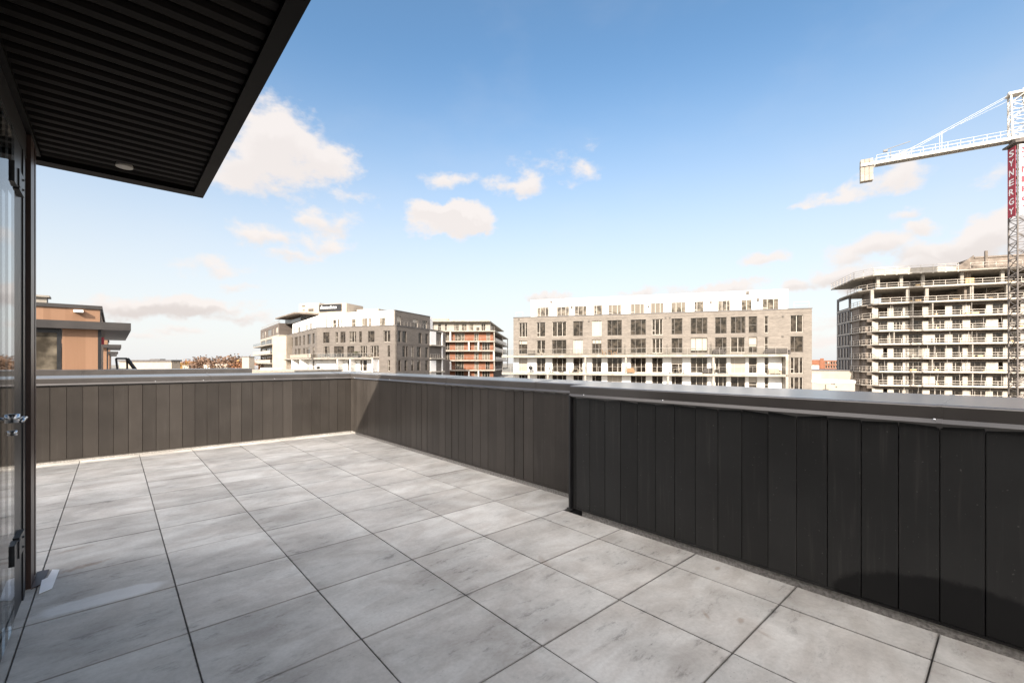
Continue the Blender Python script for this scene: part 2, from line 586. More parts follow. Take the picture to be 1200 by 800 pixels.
def clad_mat(name, axis, phase, near_wall=False):
    """dark bronze sheet-metal planks, each of its own slight shade"""
    m, t, b = newmat(name)
    tc = t.nodes.new('ShaderNodeTexCoord')
    P = tc.outputs['Object']
    sp = t.nodes.new('ShaderNodeSeparateXYZ')
    t.links.new(P, sp.inputs[0])
    i = M(t, 'FLOOR', M(t, 'DIVIDE', M(t, 'ADD', sp.outputs[axis], 15.2 - phase), .152))
    wn = N(t, 'ShaderNodeTexWhiteNoise', noise_dimensions='1D')
    t.links.new(i, wn.inputs['W'])
    nz = N(t, 'ShaderNodeTexNoise', i_Scale=2.5, i_Detail=6.0, i_Roughness=.6)
    t.links.new(P, nz.inputs['Vector'])
    tone = M(t, 'MULTIPLY', M(t, 'MULTIPLY_ADD', wn.outputs['Value'], .34, .83), SMOOTH(t, nz.outputs['Fac'], .3, .7, .88, 1.1))
    g = t.nodes.new('ShaderNodeCombineColor')
    for k in range(3):
        t.links.new(tone, g.inputs[k])
    c = MIXC(t, 1.0, (.023, .0228, .0222) if near_wall else (.044, .038, .033), g.outputs[0], 'MULTIPLY')  # near wall takes a darker, more neutral base
    # dust and dried run marks
    dm = N(t, 'ShaderNodeMapping')
    dm.inputs['Scale'].default_value = (16, 16, .9)
    t.links.new(P, dm.inputs['Vector'])
    dn = N(t, 'ShaderNodeTexNoise', i_Scale=2.0, i_Detail=5.0, i_Roughness=.6)
    t.links.new(dm.outputs[0], dn.inputs['Vector'])
    c = MIXC(t, M(t, 'MULTIPLY', SMOOTH(t, dn.outputs['Fac'], .52, .78), .16), c, (.12, .11, .10))
    sk = N(t, 'ShaderNodeTexNoise', i_Scale=60.0, i_Detail=2.0)
    t.links.new(P, sk.inputs['Vector'])
    c = MIXC(t, M(t, 'MULTIPLY', SMOOTH(t, sk.outputs['Fac'], .70, .76), .35), c, (.16, .15, .14))
    ro = M(t, 'MULTIPLY_ADD', nz.outputs['Fac'], .16, .30)
    if near_wall:
        # black patch low on the cladding near the viewer
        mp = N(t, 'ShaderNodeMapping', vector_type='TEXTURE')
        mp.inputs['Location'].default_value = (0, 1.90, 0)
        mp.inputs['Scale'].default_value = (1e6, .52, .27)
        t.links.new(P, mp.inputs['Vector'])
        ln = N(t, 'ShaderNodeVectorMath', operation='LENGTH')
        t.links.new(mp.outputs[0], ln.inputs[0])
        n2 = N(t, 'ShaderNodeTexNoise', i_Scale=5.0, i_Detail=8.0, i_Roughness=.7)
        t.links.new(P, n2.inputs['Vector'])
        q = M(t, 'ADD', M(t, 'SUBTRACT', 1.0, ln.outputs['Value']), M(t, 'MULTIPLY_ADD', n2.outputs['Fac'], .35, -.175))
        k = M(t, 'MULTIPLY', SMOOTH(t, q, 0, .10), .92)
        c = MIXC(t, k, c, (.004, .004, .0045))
    t.links.new(c, b.inputs['Base Color'])
    t.links.new(ro, b.inputs['Roughness'])
    b.inputs['Specular IOR Level'].default_value = .30
    wv = N(t, 'ShaderNodeTexNoise', i_Scale=1.6, i_Detail=2.0)
    wm = N(t, 'ShaderNodeMapping')
    wm.inputs['Scale'].default_value = (2.5, 2.5, .7)
    t.links.new(P, wm.inputs['Vector'])
    t.links.new(wm.outputs[0], wv.inputs['Vector'])
    bp = N(t, 'ShaderNodeBump', i_Strength=.25, i_Distance=.012)
    t.links.new(wv.outputs['Fac'], bp.inputs['Height'])
    t.links.new(bp.outputs[0], b.inputs['Normal'])
    return m


def clear_glass(name, tint=(.9, .92, .92), refl=1.0):
    m = bpy.data.materials.new(name)
    m.use_nodes = True
    t = m.node_tree
    t.nodes.clear()
    o = t.nodes.new('ShaderNodeOutputMaterial')
    tr = N(t, 'ShaderNodeBsdfTransparent')
    tr.inputs[0].default_value = (*tint, 1)
    gl = N(t, 'ShaderNodeBsdfGlossy')
    gl.inputs['Roughness'].default_value = .02
    fr = N(t, 'ShaderNodeFresnel', i_IOR=1.5)
    mx = t.nodes.new('ShaderNodeMixShader')
    t.links.new(M(t, 'MULTIPLY', fr.outputs[0], refl, clamp=True), mx.inputs[0])
    t.links.new(tr.outputs[0], mx.inputs[1])
    t.links.new(gl.outputs[0], mx.inputs[2])
    t.links.new(mx.outputs[0], o.inputs[0])
    MATS[name] = m
    return m


def timber_mat():
    m, t, b = newmat('timber_panel')
    tc = t.nodes.new('ShaderNodeTexCoord')
    sp = t.nodes.new('ShaderNodeSeparateXYZ')
    t.links.new(tc.outputs['Object'], sp.inputs[0])
    i = M(t, 'FLOOR', M(t, 'DIVIDE', M(t, 'ADD', M(t, 'ADD', sp.outputs['X'], sp.outputs['Y']), 50.0), .19))
    wn = N(t, 'ShaderNodeTexWhiteNoise', noise_dimensions='1D')
    t.links.new(i, wn.inputs['W'])
    mp = N(t, 'ShaderNodeMapping')
    mp.inputs['Scale'].default_value = (14, 14, .8)
    t.links.new(tc.outputs['Object'], mp.inputs[0])
    nz = N(t, 'ShaderNodeTexNoise', i_Scale=1.5, i_Detail=5.0)
    t.links.new(mp.outputs[0], nz.inputs['Vector'])
    f = M(t, 'ADD', M(t, 'MULTIPLY', wn.outputs['Value'], .7), M(t, 'MULTIPLY', nz.outputs['Fac'], .35))
    c = MIXC(t, f, (.185, .096, .05), (.265, .15, .088))
    t.links.new(c, b.inputs['Base Color'])
    b.inputs['Roughness'].default_value = .55
    return m


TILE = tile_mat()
CLAD_X = clad_mat('bronze_cladding_end', 'X', -.607 - (-6.1 + 3.60) / 2)
CLAD_Y = clad_mat('bronze_cladding_side', 'Y', 3.049 - (2.62 + 8.175) / 2)
CLAD_Z = clad_mat('bronze_cladding_near', 'Y', 2.372 - (-6.0 + 2.56) / 2, True)
CAP = pm('bronze_coping', (.060, .054, .050), .30, .15, 2.0, rvar=.12, bump=.02, coat=.55)
CAP.node_tree.nodes['Principled BSDF'].inputs['Coat Roughness'].default_value = .2
CURB = pm('grey_membrane', (.33, .31, .285), .9, .3, 60, bump=.4)
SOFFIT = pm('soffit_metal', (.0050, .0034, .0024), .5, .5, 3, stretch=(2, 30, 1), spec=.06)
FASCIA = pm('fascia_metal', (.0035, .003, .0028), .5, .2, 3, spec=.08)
BRONZE = pm('bronze_frame', (.040, .020, .015), .38, .15, 4)
DARKCAP = pm('dark_bronze_edge', (.034, .030, .028), .45, .15, 2)
BLACK = pm('black_metal', (.012, .012, .013), .4, .2, 4)
STEEL = pm('bright_steel', (.6, .6, .6), .25, .1, 8, metal=1)
FILM = pm('white_film', (.85, .86, .87), .6, .05, 6)
LAMP = pm('lamp_diffuser', (.40, .37, .32), .5, .03, 4)
GLASS = clear_glass('door_glass')
ROOM = pm('room_paint', (.10, .095, .09), .8, .1, 1)
GRAVEL = pm('roof_gravel', (.22, .21, .20), .95, .3, 30, bump=.5)
TIMBER = timber_mat()
BRICK = brick_mat('pale_brick', (.195, .169, .144), (.145, .124, .105), (.18, .162, .14))
BRICK_G = brick_mat('grey_brick', (.145, .124, .107), (.11, .094, .081), (.14, .126, .11))
BRICK_D = brick_mat('brown_brick', (.11, .088, .074), (.08, .064, .055), (.12, .10, .09))
BRICK_O = brick_mat('orange_brick', (.22, .080, .038), (.17, .058, .027), (.2, .11, .07))
WHITE = pm('white_panel', (.80, .78, .75), .6, .04, .7)
CONC = pm('pale_concrete', (.29, .262, .224), .85, .2, 1.2)
CONC_D = pm('bare_concrete', (.17, .14, .115), .9, .3, .8)
CREAM = pm('cream_render', (.36, .31, .25), .85, .06, .8)
DGREY = pm('charcoal_panel', (.10, .092, .09), .6, .15, 1)
FRAME_L = pm('pale_window_frame', (.42, .38, .33), .5, .05, 3)
FRAME_D = pm('dark_window_frame', (.085, .072, .060), .5, .1, 3)
PANE = pane_mat('window_pane', (.013, .0105, .008), (.36, .32, .27), .74)
PANE_D = pane_mat('bare_opening_pane', (.009, .0075, .006), (.2, .18, .15), .93)
CONC_S = pm('header_shade', (.105, .085, .068), .9, .3, .8)  # concrete darkened for the shade under the slabs
PANE_L = pane_mat('pale_window_pane', (.040, .034, .026), (.15, .128, .10), .30)
RAIL = pm('rail_metal', (.30, .27, .24), .5, .1, 3)
RAIL_W = pm('pale_guard_rail', (.48, .43, .37), .7, .12, 2)
BALU = clear_glass('balustrade_glass', (.95, .955, .95), .45)
BOARD = pm('insulation_board', (.37, .338, .292), .7, .16, 1.5)
WEIGHT = pm('counterweight_concrete', (.30, .265, .22), .85, .2, 1.5)
CRANE_W = pm('crane_white', (.46, .435, .39), .5, .06, 1)
CRANE_G = pm('mast_grey', (.10, .085, .075), .6, .3, 2)
RED = pm('banner_red', (.34, .028, .045), .6, .08, 1)
WHITE_T = pm('letter_white', (.85, .84, .82), .6, .02, 1)
PLY = pm('plywood', (.52, .36, .18), .8, .15, 2)
LEAF = {k: pm('leaf_' + k, c, .7, .3, .5) for k, c in (('rust', (.20, .085, .035)), ('gold', (.30, .17, .04)), ('brown', (.13, .075, .045)), ('green', (.07, .09, .03)))}
BARK = pm('bark', (.07, .05, .04), .9, .3, 4)
GROUND = pm('town_ground', (.16, .15, .13), .95, .4, .02)
ASPH = pm('asphalt', (.05, .05, .05), .9, .15, .5)
FABRIC = pm('grey_outdoor_fabric', (.07, .06, .055), .9, .2, 4)
WICKER = pm('tan_wicker', (.30, .18, .10), .8, .2, 8)
HEDGE = pm('hedge_leaf', (.045, .045, .02), .8, .4, 3)

GZ = -19.0
# ------------------------------------------------------------------ the setting: ground, streets, the roof under us
b = MB()
b.quad((-4000, -4000, GZ), (4000, -4000, GZ), (4000, 4000, GZ), (-4000, 4000, GZ))
b.build('ground', GROUND, kind='structure')
fS = Frame(V(0, 42), RW * .943 - FW * .334)
b = MB(fS)
b.box(-220, 220, -5, 5, GZ + .004, GZ + .02)
b.build('road', ASPH, kind='structure')
b = MB(fS)
b.box(-220, 220, 5, 8, GZ + .004, GZ + .14)
b.box(-220, 220, -8, -5, GZ + .004, GZ + .14)
b.build('pavement', CONC, kind='structure')
b = MB()
b.box(-14, 3.64, -10, 140, GZ, -.16)
b.build('roof_deck', GRAVEL, kind='structure')

# terrace floor: pavers laid with open joints over a dark bed
b = MB()
GX, GY = .0022, .0028


def edges(o, lo, hi):
    e = [lo]
    x = o + .6 * math.ceil((lo - o) / .6 + .02)
    while x < hi - .01:
        e.append(x)
        x += .6
    return e + [hi]


ys = edges(.243, -6.0, 8.19)
for j in range(len(ys) - 1):
    y0, y1 = ys[j] + GY, ys[j + 1] - GY
    yc = (y0 + y1) / 2
    xs = edges(.27, -.41 if yc < 4.0 else -6.1, 2.955 if yc < 2.45 else 3.262)
    for i in range(len(xs) - 1):
        x0, x1 = xs[i] + GX, xs[i + 1] - GX
        dz = random.uniform(-.0012, .0012)
        c = .0018
        b.pts([(x0, y0, -.03), (x1, y0, -.03), (x1, y1, -.03), (x0, y1, -.03),
               (x0, y0, -c + dz), (x1, y0, -c + dz), (x1, y1, -c + dz), (x0, y1, -c + dz),
               (x0 + c, y0 + c, dz), (x1 - c, y0 + c, dz), (x1 - c, y1 - c, dz), (x0 + c, y1 - c, dz)],
              [(0, 1, 5, 4), (1, 2, 6, 5), (2, 3, 7, 6), (3, 0, 4, 7), (4, 5, 9, 8), (5, 6, 10, 9), (6, 7, 11, 10), (7, 4, 8, 11), (8, 9, 10, 11)])
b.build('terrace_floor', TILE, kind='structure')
b = MB()
b.box(-6.2, 3.5, -6.2, 8.4, -.15, -.034)
b.build('terrace_bed', BLACK, kind='structure')


# ------------------------------------------------------------------ parapets with metal planks, coping and curb
def planks(b, a0, a1, face, sgn, axis, z0, z1, first):
    """interlocking planks 152 mm wide; face = coordinate of the plank face, sgn = side the planks look to"""
    n0 = math.floor((a0 - first) / .152)
    a = first + n0 * .152
    while a < a1 - 1e-4:
        lo, hi = max(a, a0), min(a + .152, a1)
        if hi - lo > .004:
            tilt = random.choice((-1, 1)) * random.uniform(.0006, .0030)
            fo, fi = face + sgn * (.002 + tilt), face + sgn * (.002 - tilt)
            g = .0026
            q = [(lo, face - sgn * .012), (lo, face - sgn * .006), (lo + g, fo), (hi - g, fi), (hi, face - sgn * .006), (hi, face - sgn * .012)]
            if axis == 'X':
                ps = [(p, c, z0) for p, c in q] + [(p, c, z1) for p, c in q]
            else:
                ps = [(c, p, z0) for p, c in q] + [(c, p, z1) for p, c in q]
            n = 6
            b.pts(ps, [(i, i + 1, n + i + 1, n + i) for i in range(5)] + [(0, 1, 2, 3, 4, 5), (6, 7, 8, 9, 10, 11)])
        a += .152


def cap_prof(inner, outer, sgn, zi, zo, drop=.085):
    """coping profile: fascia with a drip hem, rounded nose, top falling inwards"""
    s = sgn  # outward direction
    return [(inner, zi - drop), (inner - s * .016, zi - drop - .008), (inner - s * .019, zi - drop - .003), (inner - s * .002, zi - drop + .016),
            (inner - s * .002, zi - .010), (inner + s * .002, zi - .003), (inner + s * .010, zi), (outer - s * .01, zo), (outer, zo - .01), (outer, zo - .16), (inner + s * .02, zo - .16)]


def parapet(name, label, axis, a0, a1, face, outer, sgn, zi, zo, first, clad, joints, screws, end_post=None):
    if axis == 'X':
        root = thing(name, label, 'wall', WORLD, (a0 + a1) / 2, face, 0, 'clad parapet walls round the terrace')
    else:
        root = thing(name, label, 'wall', WORLD, face, (a0 + a1) / 2, 0, 'clad parapet walls round the terrace')
    core = MB()
    i, o = face + sgn * .013, outer - sgn * .03
    lo, hi = min(i, o), max(i, o)
    if axis == 'X':
        core.box(a0, a1, lo, hi, .033, zo - .165)
    else:
        core.box(lo, hi, a0, a1, .033, zo - .165)
    core.build('core', BLACK, root)
    b = MB()
    planks(b, a0, a1, face, -sgn, axis, .046, zi - .08, first)
    # starter trim under the planks
    if axis == 'X':
        b.box(a0, a1, min(face - sgn * .008, face + sgn * .012), max(face - sgn * .008, face + sgn * .012), .034, .0455)
    else:
        b.box(min(face - sgn * .008, face + sgn * .012), max(face - sgn * .008, face + sgn * .012), a0, a1, .034, .0455)
    b.build('cladding', clad, root)
    cu = MB()
    f0, f1 = face + sgn * .004, face + sgn * .2
    lo, hi = min(f0, f1), max(f0, f1)
    if axis == 'X':
        cu.box(a0, a1, lo, hi, -.05, .032)
    else:
        cu.box(lo, hi, a0, a1 - (.10 if end_post else 0), -.05, .032)
    cu.build('curb', CURB, root)
    cp = MB()
    e1 = a1 + (.028 if end_post else 0)
    cuts = [a0] + sorted(joints) + [e1]
    for k in range(len(cuts) - 1):
        dz = random.uniform(-.0015, .0015)
        cp.profile(cap_prof(face - sgn * .008, outer, sgn, zi + dz, zo + dz), cuts[k] + .0015, cuts[k + 1] - .0015, 'u' if axis == 'X' else 'v')
    cap = cp.build('coping', CAP, root)
    if end_post:
        p = MB()
        p.box(min(face - sgn * .012, face + sgn * .03), max(face - sgn * .012, face + sgn * .03), a1 + .002, a1 + .02, .03, zi - .082)
        p.box(face - .03, face + .30, a1 + .004, a1 + .022, .03, zi - .082)
        p.box(face - .03, face + .3, a1 - .02, a1 + .045, .022, .03)
        p.build('corner_trim', BLACK, root)
    for j in joints:
        q = MB()
        w = .011
        pr = cap_prof(face - sgn * .0105, outer + sgn * .002, sgn, zi + .003, zo + .003)
        q.profile(pr, j - w, j + w, 'u' if axis == 'X' else 'v')
        q.build('joint_cover', CAP, cap)
    for s in screws:
        q = MB()
        zs = zi - .072
        c = (s, face - sgn * .012, zs) if axis == 'X' else (face - sgn * .012, s, zs)
        q.lathe(c, [(.001, -.008), (.006, -.006), (.009, 0), (.006, .006), (.001, .008)], 8)
        q.build('screw', STEEL, cap, smooth=True)
    return root


parapet('parapet_wall', 'sunlit brown clad parapet closing the far end of the terrace', 'X', -6.1, 3.60, 8.19, 8.52, 1, 1.092, 1.118, -.607, CLAD_X,
        [-3.4, 1.10, 3.05], [.45, 1.02, 2.0, 2.85])
parapet('parapet_wall', 'shaded dark clad parapet on the right, standing back beyond the step', 'Y', 2.62, 8.175, 3.285, 3.64, 1, 1.092, 1.108, 3.049, CLAD_Y,
        [3.32, 5.0, 7.0], [6.6, 8.0])
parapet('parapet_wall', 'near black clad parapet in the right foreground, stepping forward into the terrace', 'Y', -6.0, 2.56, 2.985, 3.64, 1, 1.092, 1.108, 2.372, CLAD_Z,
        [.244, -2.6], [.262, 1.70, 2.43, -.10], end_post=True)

# ------------------------------------------------------------------ our penthouse: glazed front under a canopy
pent = thing('penthouse', 'dark penthouse with glass door under a broad slatted canopy at the left edge', 'penthouse', WORLD, -.45, 3.9, 0)
b = MB()
b.box(-13, -.50, 3.86, 4.02, -.1, 3.70)               # end wall
b.box(-13, -12.85, -9, 3.86, -.1, 3.70)
b.box(-12.85, -.50, -9, 3.86, 2.72, 3.70)             # upper storey band over the rooms
b.box(-.50, -.42, -9, 4.02, 2.95, 3.70)
b.build('wall', DGREY, pent)
b = MB()
b.box(-13.05, -.36, -9, 4.20, 3.70, 3.80)
b.build('roof', CAP, pent)
b = MB()
b.box(-6.0, -.62, -6, 3.8, -.02, .0)
b.box(-6.05, -6.0, -6, 3.8, 0, 2.7)
b.box(-6.0, -.62, 3.82, 3.855, 0, 2.7)
b.box(-6.0, -.62, -6, 3.8, 2.66, 2.70)
b.build('room', ROOM, pent)
b = MB()                                              # jamb at the end of the glazing
b.box(-.52, -.354, 3.755, 3.90, .0, 2.60)
b.box(-.52, -.366, 3.90, 3.985, .0, 2.60)
b.box(-.52, -.358, 3.985, 4.03, .0, 2.60)
b.build('jamb', BRONZE, pent)
b = MB()
b.box(-.52, -.374, 3.275, 3.753, .0, 2.46)
b.box(-.52, -.368, 3.60, 3.66, .0, 2.46)
b.build('hinge_stile', BLACK, pent)
b = MB()
b.prism([(-.353, 3.74), (-.353, 4.02), (-.300, 4.02), (-.315, 3.78)], .001, .006)
b.build('base_flashing', BRONZE, pent)
b = MB()
b.box(-.52, -.372, -6, 3.755, 2.462, 2.60)
b.box(-.50, -.376, -6, 3.27, 2.40, 2.46)
b.build('door_head', BLACK, pent)
b = MB()
b.box(-.50, -.372, -6, 3.27, .0, .012)
b.build('threshold', BLACK, pent)
door = MB()
door.box(-.372, -.362, 2.20, 3.25, .016, 2.395)
do = door.build('glass_door', GLASS, pent)
for z in (.375, 2.21):
    h = MB()
    h.box(-.384, -.352, 3.17, 3.262, z - .05, z + .05)
    h.box(-.366, -.346, 3.262, 3.30, z - .042, z + .042)
    h.box(-.373, -.350, 3.302, 3.46, z - .05, z + .05)
    for dz in (-.025, .025):
        h.lathe((-.350, 3.40, z + dz), [(.002, -.006), (.007, -.004), (.007, .004), (.002, .006)], 8)
    h.build('hinge', BLACK, do)
h = MB()
zc = 1.03
h.bar((-.362, 3.19, zc), (-.318, 3.19, zc), .008, 8)
h.bar((-.318, 3.195, zc), (-.318, 3.05, zc - .004), .008, 8)
h.lathe((-.356, 3.19, zc), [(.002, -.022), (.020, -.02), (.020, .02), (.002, .022)], 14)
h.lathe((-.356, 3.19, zc - .07), [(.002, -.013), (.011, -.011), (.011, .011), (.002, .013)], 14)
h.build('handle', STEEL, do, smooth=True)
for y in (2.17, -.5):
    g = MB()
    g.box(-.372, -.362, y - 2.6, y - .02, .016, 2.395)
    g.build('glass_panel', GLASS, pent)
    g = MB()
    g.box(-.47, -.368, y - .018, y + .018, .013, 2.398)
    g.build('mullion', BLACK, pent)
# canopy
can = MB()
CX1, CY1 = .525, 4.29
can.box(-.418, CX1, -9, CY1, 2.70, 2.935)
canopy = can.build('canopy', CAP, pent)
f = MB()
f.box(CX1 - .062, CX1 + .006, -9, CY1 + .006, 2.600, 2.698)         # edge trims hang below the slats
f.box(-6, CX1 - .063, CY1 - .10, CY1 + .006, 2.600, 2.698)
f.box(CX1 + .0065, CX1 + .012, -9, CY1 + .012, 2.66, 2.94)
f.box(-6, CX1 + .006, CY1 + .0065, CY1 + .012, 2.66, 2.94)
f.box(-.41, -.345, -9, 4.12, 2.602, 2.66)
f.build('fascia', FASCIA, canopy)
s = MB()
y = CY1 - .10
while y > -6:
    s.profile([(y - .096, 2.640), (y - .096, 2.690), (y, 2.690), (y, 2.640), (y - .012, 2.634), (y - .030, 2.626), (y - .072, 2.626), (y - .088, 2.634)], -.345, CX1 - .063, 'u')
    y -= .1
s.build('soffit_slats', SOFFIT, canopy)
s = MB()
s.lathe((.055, 4.02, 2.618), [(.001, 0), (.040, 0), (.046, .002), (.046, .02), (.001, .02)], 24)
dl = s.build('downlight', LAMP, canopy)
b = MB()
b.prism([(-.312, 3.62), (-.262, 3.66), (-.252, 3.96), (-.285, 3.99), (-.296, 3.86), (-.318, 3.84)], .0065, .009)
b.build('plastic_film_strip', FILM, base=Vector((-.28, 3.78, .001)), label='torn white plastic film strip lying on the tiles beside the door jamb', cat='film')

# ------------------------------------------------------------------ next units along the roof
fN = Frame(Vector((0, 17.2, 0)), Vector((1, 0, 0)))
root = thing('roof_parapet', 'low dark capped parapet beyond the far wall, before the timber penthouse', 'wall', fN)
b = MB(fN)
b.box(-7, 3.45, .0, .32, -.16, .80)
b.build('wall', DGREY, root)
b = MB(fN)
for x0, x1 in ((-7, -.64), (-.636, 2.2), (2.204, 3.5)):
    b.profile([(-.03, .80), (-.03, 1.075), (.35, 1.09), (.35, .80)], x0, x1)
b.build('coping', CAP, root)


def unit(Y, label, detail, LEN=11.0):
    fr = Frame(Vector((0, Y, 0)), Vector((1, 0, 0)))
    r = thing('penthouse', label, 'penthouse', fr, -.4, 0, 0, 'timber clad penthouses along the roof')
    u = lambda x: fr.ux(x)
    uw, ut = (-2.9, -2.0)
    if detail:
        ut = u(71.5)
    w = MB(fr)
    w.box(ut + .03, -.46, .0, .12, 0, 2.56)
    w.box(-9, -6, .0, .12, 0, 2.56)
    w.box(-.56, -.44, .124, LEN, 0, 2.56)
    w.box(-9, -.40, .001, .12, 2.86, 3.36)
    w.box(-.52, -.40, .124, LEN, 2.86, 3.36)
    w.build('timber_wall', TIMBER, r)
    p = MB(fr)
    p.box(-.455, -.36, -.02, .14, -.1, 2.56)
    p.box(-.395, -.36, -.02, .02, 2.86, 3.36)
    p.build('corner_post', BLACK, r)
    c = MB(fr)
    c.box(-9, .525, -.30, LEN, 2.562, 2.858)
    c.build('canopy', DARKCAP, r)
    c = MB(fr)
    c.box(-9.02, -.33, -.06, LEN, 3.362, 3.50)
    c.build('roof', DARKCAP, r)
    wf = MB(fr)
    for a, z0, z1 in ((ut - .05, 0, 2.56), (-6, 0, 2.56), (ut - 1.75, 0, 2.56)):
        wf.box(a - .06, a + .06, .0, .1, z0, z1)
    wf.box(-5.93, ut - .12, .0, .1, 2.40, 2.56)
    wn = wf.build('window', BLACK, r)
    wg = MB(fr)
    wg.box(-5.94, ut - .11, .03, .05, 0, 2.40)
    wg.build('pane', PANE_L if detail else PANE, wn)
    if detail:
        e = MB(fr)
        a0 = u(86.5)
        e.box(a0, u(98), -.22, .0, 3.20, 3.29)
        e.build('wall_light', WHITE, r)
        e = MB(fr)
        v = u(47)
        e.box(-4.2, u(52), .8, 1.3, 3.5, 3.78)
        e.box(-4.3, u(52) + .08, .7, 1.4, 3.78, 3.85)
        e.build('roof_vent', CONC, r)
        e = MB(fr)
        e.box(-.36, -.28, .2, .32, 2.0, 2.28)
        e.build('alarm_box', RED, r)
    return r


unit(24.0, 'nearest timber clad penthouse with charcoal canopy and pale window', True)
unit(54.0, 'second timber penthouse, half hidden, its canopy under the nearest one', False)
unit(90.0, 'third, smaller timber penthouse canopy further along the roof', False)
unit(126.0, 'farthest timber penthouse canopy at the end of the row', False)
fL = Frame(Vector((0, 34.0, 0)), Vector((1, 0, 0)))
b = MB(fL)
x0, x1, x2 = fL.ux(136), fL.ux(149), fL.ux(164)
for v in (0, .6):
    b.bar((x0 + .15, v, -.1), (x0, v, 1.5), .05, 6)
    b.bar((x0, v, 1.5), (x1, v, 1.5), .05, 6)
    b.bar((x1, v, 1.5), (x1 + .02, v, -.1), .05, 6)
    b.bar((x1, v, 1.5), (x2, v, .5), .09, 6)
b.bar((x0, 0, 1.5), (x0, .6, 1.5), .04)
b.bar((x1, 0, 1.5), (x1, .6, 1.5), .04)
b.bar((x2, 0, .5), (x2, .6, .5), .04)
b.build('roof_access_rail', BLACK, base=fL.P(x1, 0, -.1), label='black tubular handrail of a roof ladder beside the timber penthouses', cat='handrail')

# ------------------------------------------------------------------ windows as shared meshes
WIN = {}


def win_mesh(w, h, mul, tr, fm, pmat, blind):
    key = (round(w, 2), round(h, 2), tuple(mul), tr, fm.name, pmat.name)
    if key in WIN:
        return WIN[key]
    t = .07
    f = MB()
    f.box(0, w, 0, .08, 0, t)
    f.box(0, w, 0, .08, h - t, h)
    f.box(0, t, 0, .08, t, h - t)
    f.box(w - t, w, 0, .08, t, h - t)
    xs = [t] + [m * w for m in mul] + [w - t]
    for m in mul:
        f.box(m * w - t * .55, m * w + t * .55, .004, .08, t, h - t)
    if tr:
        k = 0 if len(mul) == 0 or mul[0] < .5 else len(xs) - 2
        f.box(xs[k], xs[k + 1], .006, .075, tr * h - t / 2, tr * h + t / 2)
    fm_ = f.mesh('window')
    fm_.materials.append(fm)
    g = MB()
    g.box(t * .5, w - t * .5, .045, .06, t * .5, h - t * .5)
    gm = g.mesh('pane')
    gm.materials.append(pmat)
    WIN[key] = (fm_, gm)
    return WIN[key]


STY = [((.34,), .28), ((.30, .70), .28), ((.66,), .28), ((.5,), 0), ((.28,), .3), ((.35, .72), 0)]


def window(parent, fr, u0, u1, z0, z1, v, fm=None, pmat=None, sty=None):
    w, h = u1 - u0, z1 - z0
    if sty is None:
        sty = random.choice(STY) if w > 1.3 else ((), .5)
        if w > 2.1:
            sty = random.choice(STY[1:2] + STY[5:6])
    fme, gme = win_mesh(w, h, sty[0], sty[1], fm or FRAME_L, pmat or PANE, True)
    o = bpy.data.objects.new('window', fme)
    COL.objects.link(o)
    o.parent = parent
    mw = fr.mat(u0, v, z0)
    ml = WM[parent.name].inverted() @ mw
    o.location = ml.translation
    o.rotation_euler = (0, 0, ml.to_euler().z)
    WM[o.name] = mw
    g = bpy.data.objects.new('pane', gme)
    COL.objects.link(g)
    g.parent = o
    return o


def poly_local(fr, pts):
    return [((p - fr.o).dot(fr.u), (p - fr.o).dot(fr.v)) for p in pts]


# ------------------------------------------------------------------ long brick block with white top, centre right
f5, L5 = frame_lx(601.7, 80, 951.5, 66)
blk = thing('apartment_block', 'long pale brick apartment block with white top storey and balconies, right of centre', 'building', f5, L5 / 2, 0, GZ)
up = [(608, 618), (628.8, 639.2), (647, 663.7), (671.7, 683), (693.7, 705), (711.7, 728.8), (739, 757), (764, 776.7), (786.9, 799.7), (809.3, 829), (838, 851.5), (856.3, 873.5), (877.3, 887.3), (895.9, 900.7), (926.2, 941.2)]
cols = [(f5.ux(a), f5.ux(c)) for a, c in up]
rows_b = [(5.70, 8.25), (2.75, 5.10)]
rows_w = [(-.42, 2.0), (-3.35, -.95)]
ue = f5.ux(916)
holes = [(a, c, z0, z1) for a, c in cols for z0, z1 in rows_b] + [(cols[-1][0], cols[-1][1], z0, z1) for z0, z1 in rows_w]
b = MB(f5)
b.wall(0, L5, 2.30, 9.15, holes, .30)
b.wall(ue, L5, -8, 2.30, holes, .30)
# string course bands and soldier lintels standing slightly proud
for z in (5.28, 8.62):
    b.box(-.02, L5 + .02, -.025, .0, z, z + .16)
b.build('brick_wall', BRICK, blk)
b = MB(f5)
b.wall(0, ue, -8, 2.298, [(a, c, z0, z1) for a, c in cols[:-1] for z0, z1 in rows_w], .30)
b.build('white_wall', WHITE, blk)
b = MB(f5)
b.box(.02, L5 - .02, .32, 15, GZ, 9.0)
b.build('body', BRICK_G, blk)
b = MB(f5)
b.box(-.06, L5 + .06, -.06, .40, 9.15, 9.28)
b.build('roof_coping', DGREY, blk)
for a, c in cols:
    for z0, z1 in rows_b:
        window(blk, f5, a, c, z0, z1, .16, FRAME_D if random.random() < .5 else FRAME_L)
    for z0, z1 in rows_w:
        window(blk, f5, a, c, z0, z1, .12, FRAME_L)
# spandrel panels between window rows
for a, c in cols:
    b = MB(f5)
    b.box(a + .01, c - .01, .02, .10, 5.42, 5.69)
    b.build('spandrel', FRAME_D, blk)
